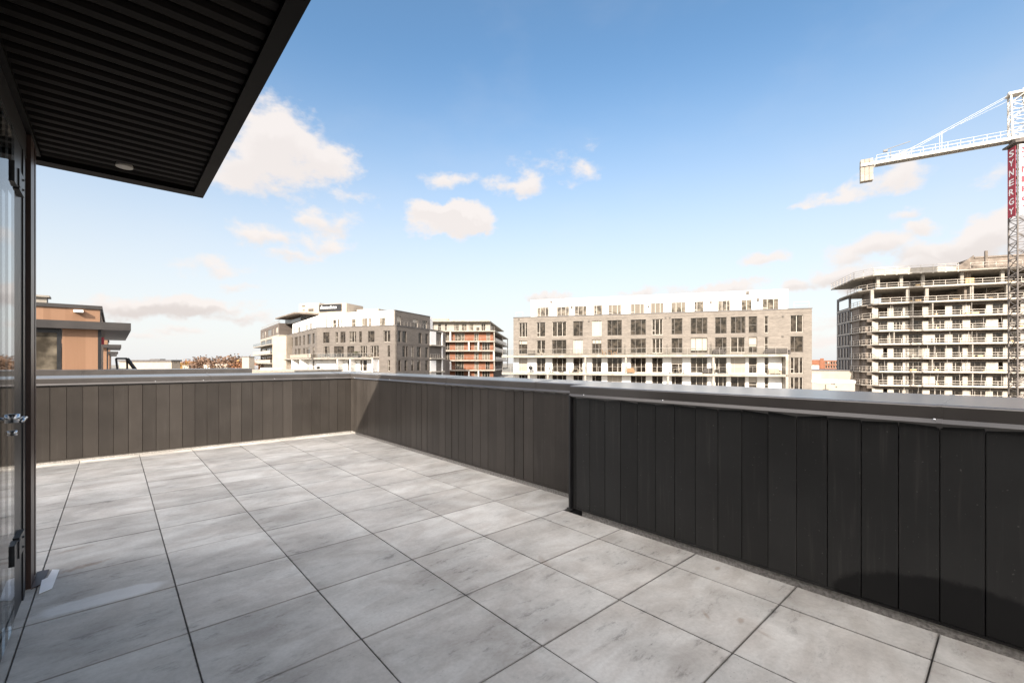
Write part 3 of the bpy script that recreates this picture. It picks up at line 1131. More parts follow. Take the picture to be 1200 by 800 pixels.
# white penthouse
SB = 2.5
pu0, pu1 = f5.ux(622, SB), f5.ux(923.5, SB)
pw = [(629.2, 643.3), (652.5, 667), (673.3, 687.5), (695.8, 705.8), (712.8, 728), (739, 755), (762.5, 778), (786.3, 803.5), (813.7, 824.6), (841.3, 855.7), (868.7, 881.2), (893.6, 912.4)]
pc = [(f5.ux(a, SB), f5.ux(c, SB)) for a, c in pw]
b = MB(f5)
b.wall(pu0, pu1, 8.9, 12.55, [(a, c, 9.2, 11.15) for a, c in pc], .2, SB)
b.box(pu0 + .02, pu1 - .02, SB + .21, 13, 8.9, 12.5)
b.build('white_storey', WHITE, blk)
for a, c in pc:
    window(blk, f5, a, c, 9.2, 11.15, SB + .08, FRAME_L, PANE_L)
# balcony slabs, posts and rails
bu0, bu1 = f5.ux(588, -1.8), f5.ux(924, -1.8)
for zt, th in ((2.45, .36), (-.52, .34), (-3.5, .34)):
    b = MB(f5)
    b.box(bu0, bu1, -1.8, -.01, zt - th, zt)
    b.build('balcony_slab', CONC, blk)
b = MB(f5)
for x in (686, 733.5, 836):
    u = f5.ux(x, -1.6)
    b = MB(f5)
    b.box(u - .14, u + .14, -1.7, -1.45, -.52, 2.09)
    b.build('balcony_post', CONC, blk)
for x in (620, 642, 686, 783, 836):
    u = f5.ux(x, -1.6)
    b = MB(f5)
    b.box(u - .14, u + .14, -1.7, -1.45, -3.5, -.86)
    b.build('balcony_post', CONC, blk)
b = MB(f5)
b.box(bu1 - .35, bu1, -1.8, -.02, -8, 2.09)
b.build('balcony_end_wall', CONC, blk)
for zt in (2.45, -.52):
    b = MB(f5)
    b.rail(bu0 + .1, bu1 - .1, -1.72, zt, 1.05, 1.5, (1.05,), .022)
    rl = b.build('railing', RAIL, blk)
    b = MB(f5)
    b.box(bu0 + .1, bu1 - .1, -1.71, -1.70, zt + .08, zt + 1.0)
    b.build('glass', BALU, rl)
b = MB(f5)
b.rail(pu1 + .3, L5 - .2, .6, 9.28, 1.0, 1.4, (1.0, .5), .03)
b.rail(.3, 1.6, .6, 9.28, .9, 1.2, (.9,), .03)
b.build('roof_railing', RAIL, blk)
b = MB(f5)
for x, y, s in ((646, 353.5, .18), (876, 343, .22), (833, 354, .15), (888, 351, .2), (670, 360, .2), (760, 359, .15)):
    u = f5.ux(x, SB)
    z = f5.zy(x, y, SB)
    b = MB(f5)
    b.box(u - s, u + s, SB - .2, SB - .003, z - s, z + s)
    b.build('wall_vent', FRAME_D, blk)
for x, y in ((660, 377), (683, 376), (690, 376), (780, 372), (785, 372), (917.5, 370.5), (917, 394), (608, 374)):
    u = f5.ux(x)
    z = f5.zy(x, y)
    b = MB(f5)
    b.box(u - .13, u + .13, -.12, -.002, z - .13, z + .13)
    b.build('wall_vent', FRAME_D, blk)
b = MB(f5)
for x in (732, 782, 834):
    u = f5.ux(x, -1.5)
    b = MB(f5)
    b.box(u - .03, u + .03, -1.76, -.05, 2.46, 4.2)
    b.build('privacy_screen', BALU, blk)

# ------------------------------------------------------------------ furniture on the far terraces


def sofa(fr, u, v, z, label, w=2.0, m=FABRIC):
    r = thing('patio_sofa', label, 'sofa', fr, u, v, z)
    b = MB(fr)
    b.box(u - w / 2, u + w / 2, v - .4, v + .35, z + .12, z + .42)
    b.build('seat', m, r)
    b = MB(fr)
    b.box(u - w / 2, u + w / 2, v + .352, v + .5, z + .12, z + .85)
    b.build('backrest', m, r)
    for s in (-1, 1):
        b = MB(fr)
        b.box(u + s * (w / 2 + .08) - .078, u + s * (w / 2 + .08) + .078, v - .4, v + .5, z, z + .62)
        b.build('armrest', m, r)


def chair(fr, u, v, z, label, m=WICKER, face=1, group=None):
    r = thing('patio_chair', label, 'chair', fr, u, v, z, group)
    b = MB(fr)
    b.box(u - .25, u + .25, v - .25, v + .25, z + .40, z + .47)
    b.build('seat', m, r)
    b = MB(fr)
    a = u - face * .25
    b.pts([(a - .03, v - .25, z + .472), (a + .03, v - .25, z + .472), (a + .03, v + .25, z + .472), (a - .03, v + .25, z + .472),
           (a - face * .14 - .03, v - .25, z + .95), (a - face * .14 + .03, v - .25, z + .95), (a - face * .14 + .03, v + .25, z + .95), (a - face * .14 - .03, v + .25, z + .95)],
          [(0, 3, 2, 1), (4, 5, 6, 7), (0, 1, 5, 4), (1, 2, 6, 5), (2, 3, 7, 6), (3, 0, 4, 7)])
    b.build('backrest', m, r)
    for i in (-1, 1):
        for j in (-1, 1):
            b = MB(fr)
            b.bar((u + i * .2, v + j * .2, z + .40), (u + i * .25, v + j * .25, z), .03)
            b.build('leg', m, r)


def table(fr, u, v, z, label, w=1.2, m=CREAM):
    r = thing('patio_table', label, 'table', fr, u, v, z)
    b = MB(fr)
    b.box(u - w / 2, u + w / 2, v - .4, v + .4, z + .68, z + .74)
    b.build('tabletop', m, r)
    for i in (-1, 1):
        for j in (-1, 1):
            b = MB(fr)
            b.bar((u + i * (w / 2 - .08), v + j * .32, z + .68), (u + i * (w / 2 - .05), v + j * .34, z), .03)
            b.build('leg', m, r)


def grill(fr, u, v, z, label):
    r = thing('barbecue_grill', label, 'barbecue', fr, u, v, z)
    b = MB(fr)
    b.lathe((u, v, z + .5), [(.12, 0), (.32, .1), (.4, .3), (.38, .45), (.24, .62), (.06, .70)], 14)
    b.build('bowl', BLACK, r, smooth=True)
    b = MB(fr)
    for k in range(3):
        a = k * 2.1
        b.bar((u + .15 * math.cos(a), v + .15 * math.sin(a), z + .52), (u + .38 * math.cos(a), v + .38 * math.sin(a), z), .03)
    b.build('stand', BLACK, r)


def planter(fr, u, v, z, label, w=1.0, h=.9):
    r = thing('planter', label, 'planter', fr, u, v, z)
    b = MB(fr)
    b.pts([(u - w * .42, v - .3, z), (u + w * .42, v - .3, z), (u + w * .42, v + .3, z), (u - w * .42, v + .3, z),
           (u - w / 2, v - .35, z + .45), (u + w / 2, v - .35, z + .45), (u + w / 2, v + .35, z + .45), (u - w / 2, v + .35, z + .45)],
          [(0, 3, 2, 1), (4, 5, 6, 7), (0, 1, 5, 4), (1, 2, 6, 5), (2, 3, 7, 6), (3, 0, 4, 7)])
    b.build('tub', DGREY, r)
    b = MB(fr)
    for k in range(220):
        x, y, q = random.gauss(0, w * .24), random.gauss(0, .2), random.random() ** .7 * h
        s = random.uniform(.05, .12)
        a = random.uniform(0, 6.28)
        dx, dy = math.cos(a) * s, math.sin(a) * s
        c = (u + x, v + y, z + .45 + q)
        b.quad((c[0] - dx, c[1] - dy, c[2] - s * .4), (c[0] + dx, c[1] + dy, c[2] - s * .2), (c[0] + dx * .6, c[1] + dy, c[2] + s), (c[0] - dx, c[1] - dy * .5, c[2] + s * .7))
    b.build('foliage', HEDGE, r)


Z1, Z2 = 2.45, -.52
U = lambda x: f5.ux(x, -1.0)
sofa(f5, U(911), -.9, Z1, 'long dark sofa on the upper brick terrace near its right end', 3.0)
sofa(f5, U(843), -.8, Z1, 'short dark sofa on the upper brick terrace, left of the long one', 1.5)
chair(f5, U(708), -1.0, Z1, 'left tan wicker chair of the pair on the upper brick terrace', face=1)
chair(f5, U(721), -1.0, Z1, 'right tan wicker chair of the pair on the upper brick terrace', face=-1)
table(f5, U(714.5), -1.1, Z1, 'small table between two tan wicker chairs on the upper terrace', .7, WICKER)
table(f5, U(622), -1.2, Z1, 'dark bench table near the left end of the upper brick terrace', 1.5, FABRIC)
chair(f5, U(635), -1.0, Z1, 'single pale chair near the left end of the upper brick terrace', CREAM)
grill(f5, U(622), -1.1, Z2, 'black kettle barbecue on the left end of the white walled balcony')
chair(f5, U(646), -1.0, Z2, 'dark chair on the white walled balcony, right of the kettle barbecue', FABRIC)
table(f5, U(657), -1.0, Z2, 'small dark table on the white walled balcony near the dark chair', .8, FABRIC)
table(f5, U(674), -1.0, Z2, 'cream table between pale chairs on the white walled balcony', 1.0)
chair(f5, U(669), -1.0, Z2, 'pale chair left of the cream balcony table', CREAM)
chair(f5, U(679.5), -1.0, Z2, 'pale chair right of the cream balcony table', CREAM, -1)
sofa(f5, U(738), -.9, Z2, 'tan wicker bench on the white walled balcony mid block', 1.2, WICKER)
chair(f5, U(787), -1.0, Z2, 'dark chair left of the pale dining table on the balcony', FABRIC)
chair(f5, U(799.5), -1.0, Z2, 'dark chair right of the pale dining table on the balcony', FABRIC, -1)
table(f5, U(793), -1.0, Z2, 'pale dining table between two dark chairs on the balcony', 1.0)
sofa(f5, U(831), -.9, Z2, 'high dark covered sofa on the white balcony, right of the dining set', 1.4)
table(f5, U(847.5), -1.0, Z2, 'low dark table beside the covered sofa on the balcony', 1.3, FABRIC)
sofa(f5, U(908), -.8, Z2, 'low pale bench against the white wall at the right balcony end', 1.4, CREAM)

# ------------------------------------------------------------------ brick corner building, left of centre
GZB = GZ
P0, PB, PL, PR = V(-25.0, 97), V(-45.5, 104.5), V(-68, 135), V(-20.1, 109)
fA, LA = Frame(PB, P0 - PB), (P0 - PB).length
fLft, LL = Frame(PL, PB - PL), (PB - PL).length
fR, LR = Frame(P0, PR - P0), (PR - P0).length
fR.u = Vector((-fA.u.y, fA.u.x, 0))
fR.v = Vector((-fR.u.y, fR.u.x, 0))
cb = thing('corner_building', 'grey brick corner building with white penthouse and slanting left wing, left of centre', 'building', fA, LA, 0, GZ)
A = lambda xs, v=0: [(fA.ux(a, v), fA.ux(c, v)) for a, c in xs]
Lf = lambda xs, v=0: [(fLft.ux(a, v), fLft.ux(c, v)) for a, c in xs]
Rr = lambda xs, v=0: [(fR.ux(a, v), fR.ux(c, v)) for a, c in xs]
UZ, MZ, TZ = (5.68, 8.15), (2.42, 4.88), (-.72, 1.72)
wA = [(c, UZ) for c in A([(378.8, 386), (393, 396), (399, 404.8), (409.4, 417.3), (421, 424), (431.3, 438.8), (449.4, 457.3)])]
wA += [(c, MZ) for c in A([(379.4, 386), (391.5, 402.8), (407, 415), (422, 430), (434.4, 443.8), (454.4, 457)])]
wAt = [(c, TZ) for c in A([(393.5, 397.5), (407.5, 413), (422, 424.3), (425.2, 430), (435, 438.8)])]
wAc = [(c, TZ) for c in A([(454.4, 457)])]
wL = [(c, UZ) for c in Lf([(336.4, 338.8), (340.8, 343.2), (345.2, 349), (350.5, 352.6), (355, 357.6), (360, 364), (366, 368.8)])]
wL += [(c, MZ) for c in Lf([(337, 341), (345.5, 347.5), (349, 352.6), (355, 357.8), (359, 363.5), (366.3, 368.5)])]
wLt = [(c, TZ) for c in Lf([(338, 341), (348.5, 352), (358, 361.5), (366, 368.5)])]
wR = [(c, UZ) for c in Rr([(466.3, 469.9), (471.7, 476.4), (490.4, 494), (498.3, 501.7)])]
wR += [(c, MZ) for c in Rr([(471.5, 475), (476, 478), (482, 484.5), (488.5, 493), (498.3, 501.7)])]
wR += [(c, TZ) for c in Rr([(466.8, 469.5), (474, 477), (482, 484.5), (488.5, 492.5), (498.3, 501.7)])]
uc = fA.ux(444)
b = MB(fA)
b.wall(0, LA, 1.95, 9.2, [(*c, *z) for c, z in wA], .3)
b.wall(uc, LA, -8, 1.95, [(*c, *z) for c, z in wAc], .3)
b.box(-.02, LA + .02, -.03, 0, 5.22, 5.38)
b.fr = fLft
b.wall(0, LL, 1.95, 9.2, [(*c, *z) for c, z in wL], .3)
b.box(0, LL, -.03, 0, 5.22, 5.38)
b.fr = fR
uR = fR.ux(503.3)
b.wall(0.0, uR, -8, 9.2, [(*c, *z) for c, z in wR], .35)
b.box(-.02, uR, -.03, 0, 5.22, 5.38)
b.box(-.02, uR, -.03, 0, 1.95, 2.1)
b.build('brick_wall', BRICK_G, cb)
b = MB(fA)
b.wall(0, uc, -8, 1.948, [(*c, *z) for c, z in wAt], .3)
b.fr = fLft
b.wall(0, LL, -8, 1.948, [(*c, *z) for c, z in wLt], .3)
b.build('white_wall', WHITE, cb)
for fr, lst, fmx in ((fA, wA + wAc, None), (fA, wAt, FRAME_L), (fLft, wL, FRAME_D), (fLft, wLt, FRAME_L), (fR, wR, FRAME_D)):
    for c, z in lst:
        window(cb, fr, c[0], c[1], z[0], z[1], .17, fmx or random.choice((FRAME_D, FRAME_L)))
b = MB()
inn = [fA.P(LA - .35, .4, 0), fR.P(uR, .4, 0), fR.P(uR + 9, .4, 0), fA.P(LA - 20, 30, 0), fLft.P(.3, .4, 0), fA.P(.1, .4, 0)]
b.prism([(p.x, p.y) for p in inn], GZ, 9.0)
b.build('body', BRICK_G, cb)
b = MB(fA)
b.box(-.06, LA + .06, -.07, .4, 9.2, 9.34)
b.fr = fLft
b.box(-.06, LL + .06, -.07, .4, 9.2, 9.335)
b.fr = fR
b.box(.405, fR.ux(519.5), -.07, .4, 9.2, 9.338)
b.build('roof_coping', DGREY, cb)
# loggia bay at the right end
b = MB(fR)
a0, a1, a2 = fR.ux(504), fR.ux(511), fR.ux(519)
b.box(a0, a1, -.02, .2, 5.6, 8.85)
b.box(a0, a1, -.02, .2, -2.5, 1.7)
b.box(a2 - .5, a2, -.02, .25, -2.5, 8.9)
b.build('white_panels', WHITE, cb)
b = MB(fR)
b.box(uR + .02, a2, 0, .25, 8.9, 9.19)
for z in (5.3, 2.0, -1.3):
    b.box(uR + .02, a2 + .3, -.5, 2.4, z, z + .28)
b.build('loggia_slabs', CONC, cb)
b = MB(fR)
b.box(uR + .04, a2 - .05, 2.5, 3.0, -8, 9.1)
b.box(a2 + .02, max(a2 + 1.5, fR.ux(527, .5)), .5, 2.4, -8, 1.9)
b.build('loggia_wall', BRICK_D, cb)
for (xa, xb, z) in ((506, 509.5, MZ), (512.5, 517, UZ), (513, 517, MZ), (513.5, 516, TZ)):
    c = (fR.ux(xa, 2.3), fR.ux(xb, 2.3))
    window(cb, fR, c[0], c[1], z[0], z[1], 2.38, FRAME_D)
b = MB(fR)
b.rail(a1, a2, -.3, 5.58, 1.0, 1.2, (1.0,))
b.rail(uR + .1, a2, -.3, 2.28, 1.0, 1.2, (1.0,))
b.build('loggia_railing', RAIL, cb)
# white penthouse of the corner building, brick flank on the right
SA = 1.6
hA = A([(387, 388.8), (390, 394), (395, 398), (399.5, 401), (404, 405), (412, 417), (424, 430.6), (432, 435), (445, 452)], SA)
hA = [c for c in hA if c[1] - c[0] > .15]
hL = Lf([(340.5, 342), (344.5, 346), (349, 352), (354.3, 355.4), (358.5, 360.6), (363, 365.4)], SA)
eA0, eA1 = fA.ux(371, SA), fA.ux(460.4, SA)
b = MB(fA)
b.wall(-.9, eA1, 8.9, 12.7, [(*c, 9.2, 11.2) for c in hA], .2, SA)
b.fr = fLft
b.wall(.6, LL + .9, 8.9, 12.7, [(*c, 9.6, 11.3) for c in hL], .2, SA)
b.build('white_storey', WHITE, cb)
for c in hA:
    window(cb, fA, c[0], c[1], 9.2, 11.2, SA + .1, FRAME_L, PANE_L)
for c in hL:
    window(cb, fLft, c[0], c[1], 9.6, 11.3, SA + .1, FRAME_D, PANE_L)
b = MB(fR)
hR = Rr([(465, 469.8), (483.8, 490), (495, 500.6)], 1.0)
b.wall(.9, fR.ux(504, 1.0), 8.9, 12.6, [(*c, 9.25, 11.4) for c in hR], .25, 1.0)
b.box(.88, fR.ux(504, 1.0) + .05, .96, 1.3, 12.6, 12.74)
b.build('brick_flank', BRICK_G, cb)
for c in hR:
    window(cb, fR, c[0], c[1], 9.25, 11.4, 1.14, FRAME_L, PANE)
b = MB()
inn = [fA.P(LA - 1.4, 1.95, 0), fR.P(uR - .3, 1.4, 0), fR.P(uR + 4, 1.4, 0), fA.P(LA - 20, 26, 0), fLft.P(2, 2.0, 0), fA.P(.4, 2.0, 0)]
b.prism([(p.x, p.y) for p in inn], 8.9, 12.55)
b.build('penthouse_body', WHITE, cb)
b = MB(fR)
b.rail(.4, uR, .15, 9.34, 1.0, 1.3, (1.0, .5), .025)
b.build('roof_railing', RAIL, cb)
# balconies in front of the white walls
b = MB(fA)
b.box(-1.2, uc, -2.0, -.01, 1.93, 2.22)
b.box(-1.2, uc, -2.0, -.01, -1.1, -.80)
b.fr = fLft
b.box(-1, LL + 1.2, -2.0, -.01, 1.932, 2.218)
b.box(-1, LL + 1.2, -2.0, -.01, -1.098, -.802)
b.build('balcony_slab', CONC, cb)
b = MB(fA)
for x in (398.7, 413.5, 439.5):
    u = fA.ux(x, -1)
    b = MB(fA)
    b.box(u - .12, u + .12, -1.95, -.02, -.80, 1.92)
    b.build('balcony_partition', WHITE, cb)
for x in (327.2, 346, 356):
    u = fLft.ux(x, -1)
    b = MB(fLft)
    b.box(u - .12, u + .12, -1.95, -.02, -.80, 1.92)
    b.build('balcony_partition', WHITE, cb)
b = MB(fA)
b.rail(-1, uc - .1, -1.92, 2.22, 1.0, 1.4, (1.0,), .025)
b.rail(-1, uc - .1, -1.92, -.8, 1.0, 1.4, (1.0,), .025)
b.fr = fLft
b.rail(-.8, LL, -1.92, 2.22, 1.0, 1.4, (1.0,), .025)
b.rail(-.8, LL, -1.92, -.8, 1.0, 1.4, (1.0,), .025)
rl = b.build('railing', RAIL, cb)
b = MB(fA)
b.box(-1, uc - .1, -1.9, -1.89, 2.3, 3.15)
b.box(-1, uc - .1, -1.9, -1.89, -.72, .15)
b.build('glass', BALU, rl)
b = MB(fLft)
c0, c1 = fLft.ux(340, -1.9), fLft.ux(364, -1.9)
b.box(c0, c1, -1.9, -1.86, 2.35, 3.15)
b.build('balcony_screen', CREAM, cb)
UA = lambda x: fA.ux(x, -1.0)
planter(fA, UA(418), -1.1, 2.22, 'bushy dark planter on the brick terrace of the corner building', 1.6, .9)
grill(fA, UA(373.8), -1.2, -.8, 'black round barbecue on the balcony at the corner building bend')
chair(fA, UA(431), -1.1, 2.22, 'dark chair on the corner building terrace near its right end', FABRIC)
chair(fA, UA(434.5), -1.1, 2.22, 'pale chair beside the dark one on the corner building terrace', CREAM, -1)
table(fA, UA(433), -1.1, -.8, 'pale table on the lowest corner building balcony near its right end', .9)

# ------------------------------------------------------------------ taller block behind the corner building, far left
K0 = V((327 - 600) / 525 * 140, 140)
fB = Frame(K0 - fLft.u * 19.0, fLft.u)
gb = thing('apartment_block', 'brown and cream block with white balconies and overhanging roof behind the corner building', 'building', fB, 19, 0, GZ)
zt = 13.5
uB0 = fB.ux(305.3)
wB = [(fB.ux(a), fB.ux(c)) for a, c in ((306.5, 308.8), (310, 311.6), (313, 318), (319.5, 321), (323, 326))]
b = MB(fB)
b.wall(uB0, 19, 10.0, zt, [(*c, 10.3, 12.5) for c in wB], .25)
b.box(uB0, 19, .26, 14, 9.9, zt - .05)
b.build('brick_storey', BRICK_D, gb)
for c in wB:
    window(gb, fB, c[0], c[1], 10.3, 12.5, .14, FRAME_L)
b = MB(fB)
b.wall(uB0, 19, -8, 9.98, [(fB.ux(305.8), fB.ux(311), z, z + 2.1) for z in (7.0, 4.0, 1.0)] + [(fB.ux(311.8), fB.ux(318.5), z, z + 2.1) for z in (7.0, 4.0, 1.0)], .25)
b.box(uB0, 19, .26, 14, -8, 9.9)
b.build('render_wall', CONC, gb)
for z in (7.0, 4.0, 1.0):
    for a, c in ((305.8, 311), (311.8, 318.5)):
        window(gb, fB, fB.ux(a), fB.ux(c), z, z + 2.1, .14, FRAME_D)
for z in (9.0, 6.0, 3.0):
    b = MB(fB)
    b.box(uB0 - 3.0, fB.ux(319.5, -1.5), -2.2, -.01, z - 2.32, z - 2.0)
    s = b.build('balcony', CONC, gb)
    b = MB(fB)
    b.box(uB0 - 3.0, fB.ux(319.5, -1.5), -2.2, -2.15, z - 1.98, z - 1.0)
    b.box(uB0 - 3.0, uB0 - 2.95, -2.14, -.02, z - 1.98, z - 1.0)
    b.build('balustrade', BALU if z > 8 else FRAME_L, s)
fC, LC = frame_lx(319.3, 130, 335.5, 127)
b = MB(fC)
b.box(0, LC, 0, 8, -8, fC.zy(330, 393.6))
b.box(-.02, LC + .02, -.02, 0, 4.6, 4.66)
b.build('cream_block', CREAM, gb)
q = [V((322.5 - 600) / 525 * 142, 142), V((345 - 600) / 525 * 125, 125), V((378 - 600) / 525 * 128, 128), V((378 - 600) / 525 * 128 + 4, 150), V((322.5 - 600) / 525 * 142 + 14, 160)]
b = MB()
b.prism([(p.x, p.y) for p in q], 14.85, 15.2)
b.build('roof_canopy', CONC_D, gb)
qc = sum(q, Vector()) / 5
b = MB()
b.prism([((p + (qc - p) * .22).x, (p + (qc - p) * .22).y) for p in q], 13.0, 14.85)
b.build('glazed_storey', PANE, gb)
fD, LD = frame_lx(350.5, 133, 374.3, 131)
b = MB(fD)
b.box(0, LD, 0, 9, 15.2, fD.zy(360, 355.5))
b.box(LD, fD.ux(406), 0.02, 8, 15.2, fD.zy(360, 357))
b.box(fD.ux(400.8), fD.ux(405.5), -.02, 6, 15.2, fD.zy(403, 358))
b.box(fD.ux(401.5), fD.ux(402.5), 1, 1.4, 16, fD.zy(402, 355))
b.box(fD.ux(408), fD.ux(434), 4, 9, 12.5, fD.zy(420, 362.5, 4))
b.build('plant_room', CREAM, gb)
b = MB(fD)
for (xa, xb, ya, yb) in ((354, 357.5, 358, 359.3), (361.5, 367.5, 361.8, 365), (355, 357, 363, 364)):
    b.box(fD.ux(xa), fD.ux(xb), -.05, -.003, fD.zy(xa, yb), fD.zy(xa, ya))
b.build('louvres', FRAME_D, gb)
b = MB(fD)
s0, s1 = fD.ux(374.6), fD.ux(400.4)
b.box(s0, s1, -.25, .015, fD.zy(380, 365), fD.zy(380, 356.8))
sg = b.build('sign_board', BLACK, gb)
b = MB(fD)
u = s0 + .5
hs = [.55, 1.0, .6, .55, .55, .6, .55, .55, .6, .95, .55, .6, .55, .55]
zz = fD.zy(380, 361.9)
for k, h in enumerate(hs):
    w = (s1 - s0 - 2.0) / len(hs)
    b.box(u, u + w * .28, -.32, -.254, zz, zz + h)
    if h < .9:
        b.box(u + w * .28, u + w * .72, -.32, -.254, zz + h * (.72 if k % 2 else 0), zz + h * (1 if k % 2 else .25))
    b.box(u + w * .55, u + w * .8, -.318, -.256, zz, zz + .55)
    u += w
b.build('lettering', WHITE_T, sg)
b = MB(fB)
b.rail(uB0 - .5, 19, .3, zt, 1.0, 1.5, (1.0, .5), .03)
b.build('roof_railing', RAIL, gb)

# ------------------------------------------------------------------ orange brick balcony building
f4, L4 = frame_lx(498, 136.5, 580, 136)
f4r = Frame(f4.P(L4, 0, 0), Vector((-f4.u.y, f4.u.x, 0)) + f4.u * .05)
LR4 = f4r.ux(595.5)
ob = thing('balcony_building', 'orange brick building with pale balcony slabs and set back top floor, centre', 'building', f4, L4 / 2, 0, GZ)
lev = [10.9, 7.75, 4.9, 1.92, -1.06, -4.0]
wv = 1.6
rowsO = [[(533, 544.5), (555.7, 560.8), (569.8, 574.3)], [(533.5, 543.5), (556, 560.5), (565, 574)], [(533.5, 543.5), (555.7, 561), (565, 574)], [(533.5, 543.5), (556, 561), (569, 574)], [(533.5, 543.5), (556, 561), (565, 574)]]
b = MB(f4)
for k in range(5):
    z0, z1 = lev[k + 1], lev[k] - .38
    hs_ = [(f4.ux(a, wv), f4.ux(c, wv), z0 + .05, z0 + 2.5) for a, c in rowsO[k] + [(509, 514), (519, 527)]]
    b.wall(.2, L4 - .6, z0, z1, hs_, .2, wv)
b.build('brick_wall', BRICK_O, ob)
for k in range(5):
    for a, c in rowsO[k] + [(509, 514), (519, 527)]:
        window(ob, f4, f4.ux(a, wv), f4.ux(c, wv), lev[k + 1] + .05, lev[k + 1] + 2.5, wv + .08, FRAME_L, random.choice((PANE_L, PANE_L, PANE)))
b = MB(f4)
b.box(.25, L4 - 2.4, wv + .22, 20, GZ, 10.5)
b.build('body', CONC, ob)
for k, z in enumerate(lev):
    b = MB(f4)
    b.box(0, L4, 0, 8 if k else 12, z - .38, z)
    b.fr = f4r
    b.box(.02, LR4, 0, 3.2, z - .36, z - .004)
    b.build('balcony_slab', CONC, ob)
b = MB(f4)
for k, xs_ in enumerate(([528], [549.5, 560.8], [583], [528], [549.5, 560.8])):
    for x in xs_:
        u = min(f4.ux(x, .6), L4 - .4)
        b = MB(f4)
        b.box(u - .16, u + .16, .1, wv - .01, lev[k + 1], lev[k] - .38)
        b.build('partition', WHITE, ob)
b = MB(f4r)
b.wall(2.2, LR4 - .4, -8, 10.5, [(3.2 + j * 5.5, 5.6 + j * 5.5, z + .1, z + 2.4) for j in range(int((LR4 - 6) / 5.5) + 1) for z in lev[1:5]], .2, 2.4)
b.build('side_wall', BRICK_D, ob)
for j in range(int((LR4 - 6) / 5.5) + 1):
    for z in lev[1:5]:
        window(ob, f4r, 3.2 + j * 5.5, 5.6 + j * 5.5, z + .1, z + 2.4, 2.5, FRAME_D)
b = MB(f4r)
for k in range(4):
    for u in (.4, LR4 * .55, LR4 - .3):
        b = MB(f4r)
        b.box(u - .15, u + .15, .1, .4, lev[k + 1], lev[k] - .37)
        b.build('side_column', CONC, ob)
for k in range(1, 5):
    b = MB(f4)
    b.rail(.1, L4 - .1, .08, lev[k], 1.0, 2.2, (1.0,), .03)
    b.fr = f4r
    b.rail(.1, LR4 - .1, .08, lev[k], 1.0, 2.2, (1.0,), .03)
    rl = b.build('railing', RAIL, ob)
b = MB(f4r)
for k in (1, 2, 3):
    b.box(.5 + (k % 2) * 2, LR4 * .8, .04, .1, lev[k] + .1, lev[k] + .95)
b.build('balustrade', FRAME_L, ob)
# set back top floor under its roof slab
tp = [(504, 509), (513, 517), (521, 524), (532, 538), (541, 547), (550, 555), (558, 562), (564, 569)]
b = MB(f4)
b.wall(.5, L4 - 1.6, 10.9, 13.6, [(f4.ux(a, 2.2), f4.ux(c, 2.2), 11.0, 13.2) for a, c in tp], .15, 2.2)
b.box(.6, L4 - 1.8, 2.4, 16, 10.9, 13.55)
b.build('top_storey', CONC, ob)
for a, c in tp:
    window(ob, f4, f4.ux(a, 2.2), f4.ux(c, 2.2), 11.0, 13.2, 2.26, FRAME_L, random.choice((PANE, PANE_L)))
b = MB(f4)
b.box(-1, f4.ux(572.5, .6), .6, 15, 13.62, 14.1)
b.fr = f4r
b.box(.65, LR4 - 2, 1.6, 6, 13.6, 13.9)
b.build('roof_slab', CONC, ob)
b = MB(f4)
b.box(f4.ux(504, 5), f4.ux(525, 5), 5, 8, 14.1, 14.9)
b.build('roof_hoarding', PLY, ob)
b = MB(f4)
b.rail(.1, L4 - .1, .1, 10.9, 1.0, 2.2, (1.0, .5), .03)
b.build('roof_railing', RAIL, ob)

# ------------------------------------------------------------------ concrete frame under construction, right
f7, L7 = frame_lx(1016, 98, 1181, 90)
L7e = L7 + 34
f7l = Frame(f7.P(0, 0, 0) + Vector((-f7.u.y, f7.u.x, 0)) * 22, -Vector((-f7.u.y, f7.u.x, 0)))
cf = thing('unfinished_building', 'unfinished concrete frame building wrapped in guard rails, at the right edge', 'building', f7, L7 / 2, 0, GZ)
lv = [20.2, 17.3, 14.05, 11.0, 8.1, 5.2, 2.16, -.75, -3.7, -6.6, -9.6]
WV = 1.5
CH = 2.2      # chamfered left corner of every slab
for k, z in enumerate(lv):
    b = MB(f7)
    x0 = -1.4 if k == 0 else (-.6 if k == 1 else 0)
    dp = 19 if k == 0 else 16
    b.prism([(x0 + CH, 0 if k else -1.0), (L7e, 0 if k else -1.0), (L7e, 22), (x0, dp), (x0, CH + 1)], z - .24, z)
    b.build('floor_slab', CONC, cf)
pan = [(1022, 1029), (1040, 1047), (1058, 1064.5), (1081, 1089), (1107.7, 1115.8), (1128, 1137), (1155.6, 1163.1), (1175.5, 1182.5), (1196, 1204), (1217, 1225), (1239, 1248)]
pc7 = [(f7.ux(a, WV), f7.ux(c, WV)) for a, c in pan]
b = MB(f7)
for k in range(3, 10):
    z0, z1 = lv[k], lv[k - 1] - .24
    for i, (a, c) in enumerate(pc7):
        if k > 3 and (i * 7 + k * 3) % 9 == 0:
            c = c + .9
        b = MB(f7)
        b.box(a, c, WV, WV + .2, z0, z1 - .62)
        b.build('infill_wall', BOARD, cf)
b = MB(f7)
for k in range(3, 10):
    z0, z1 = lv[k], lv[k - 1] - .24
    b.box(.6, L7e, WV + 3.5, WV + 3.7, z0, z1)
for k in (1, 2):
    z0, z1 = lv[k], lv[k - 1] - .24
    b.box(f7.ux(1128, 2.0), f7.ux(1136, 2.0), 1.4, 4, z0, z1)
    b.box(6, L7e, 9.5, 9.8, z0, z1)
    b.box(2, 2.4, 4, 9, z0, z1)
b.build('core_walls', CONC_D, cf)
b = MB(f7)
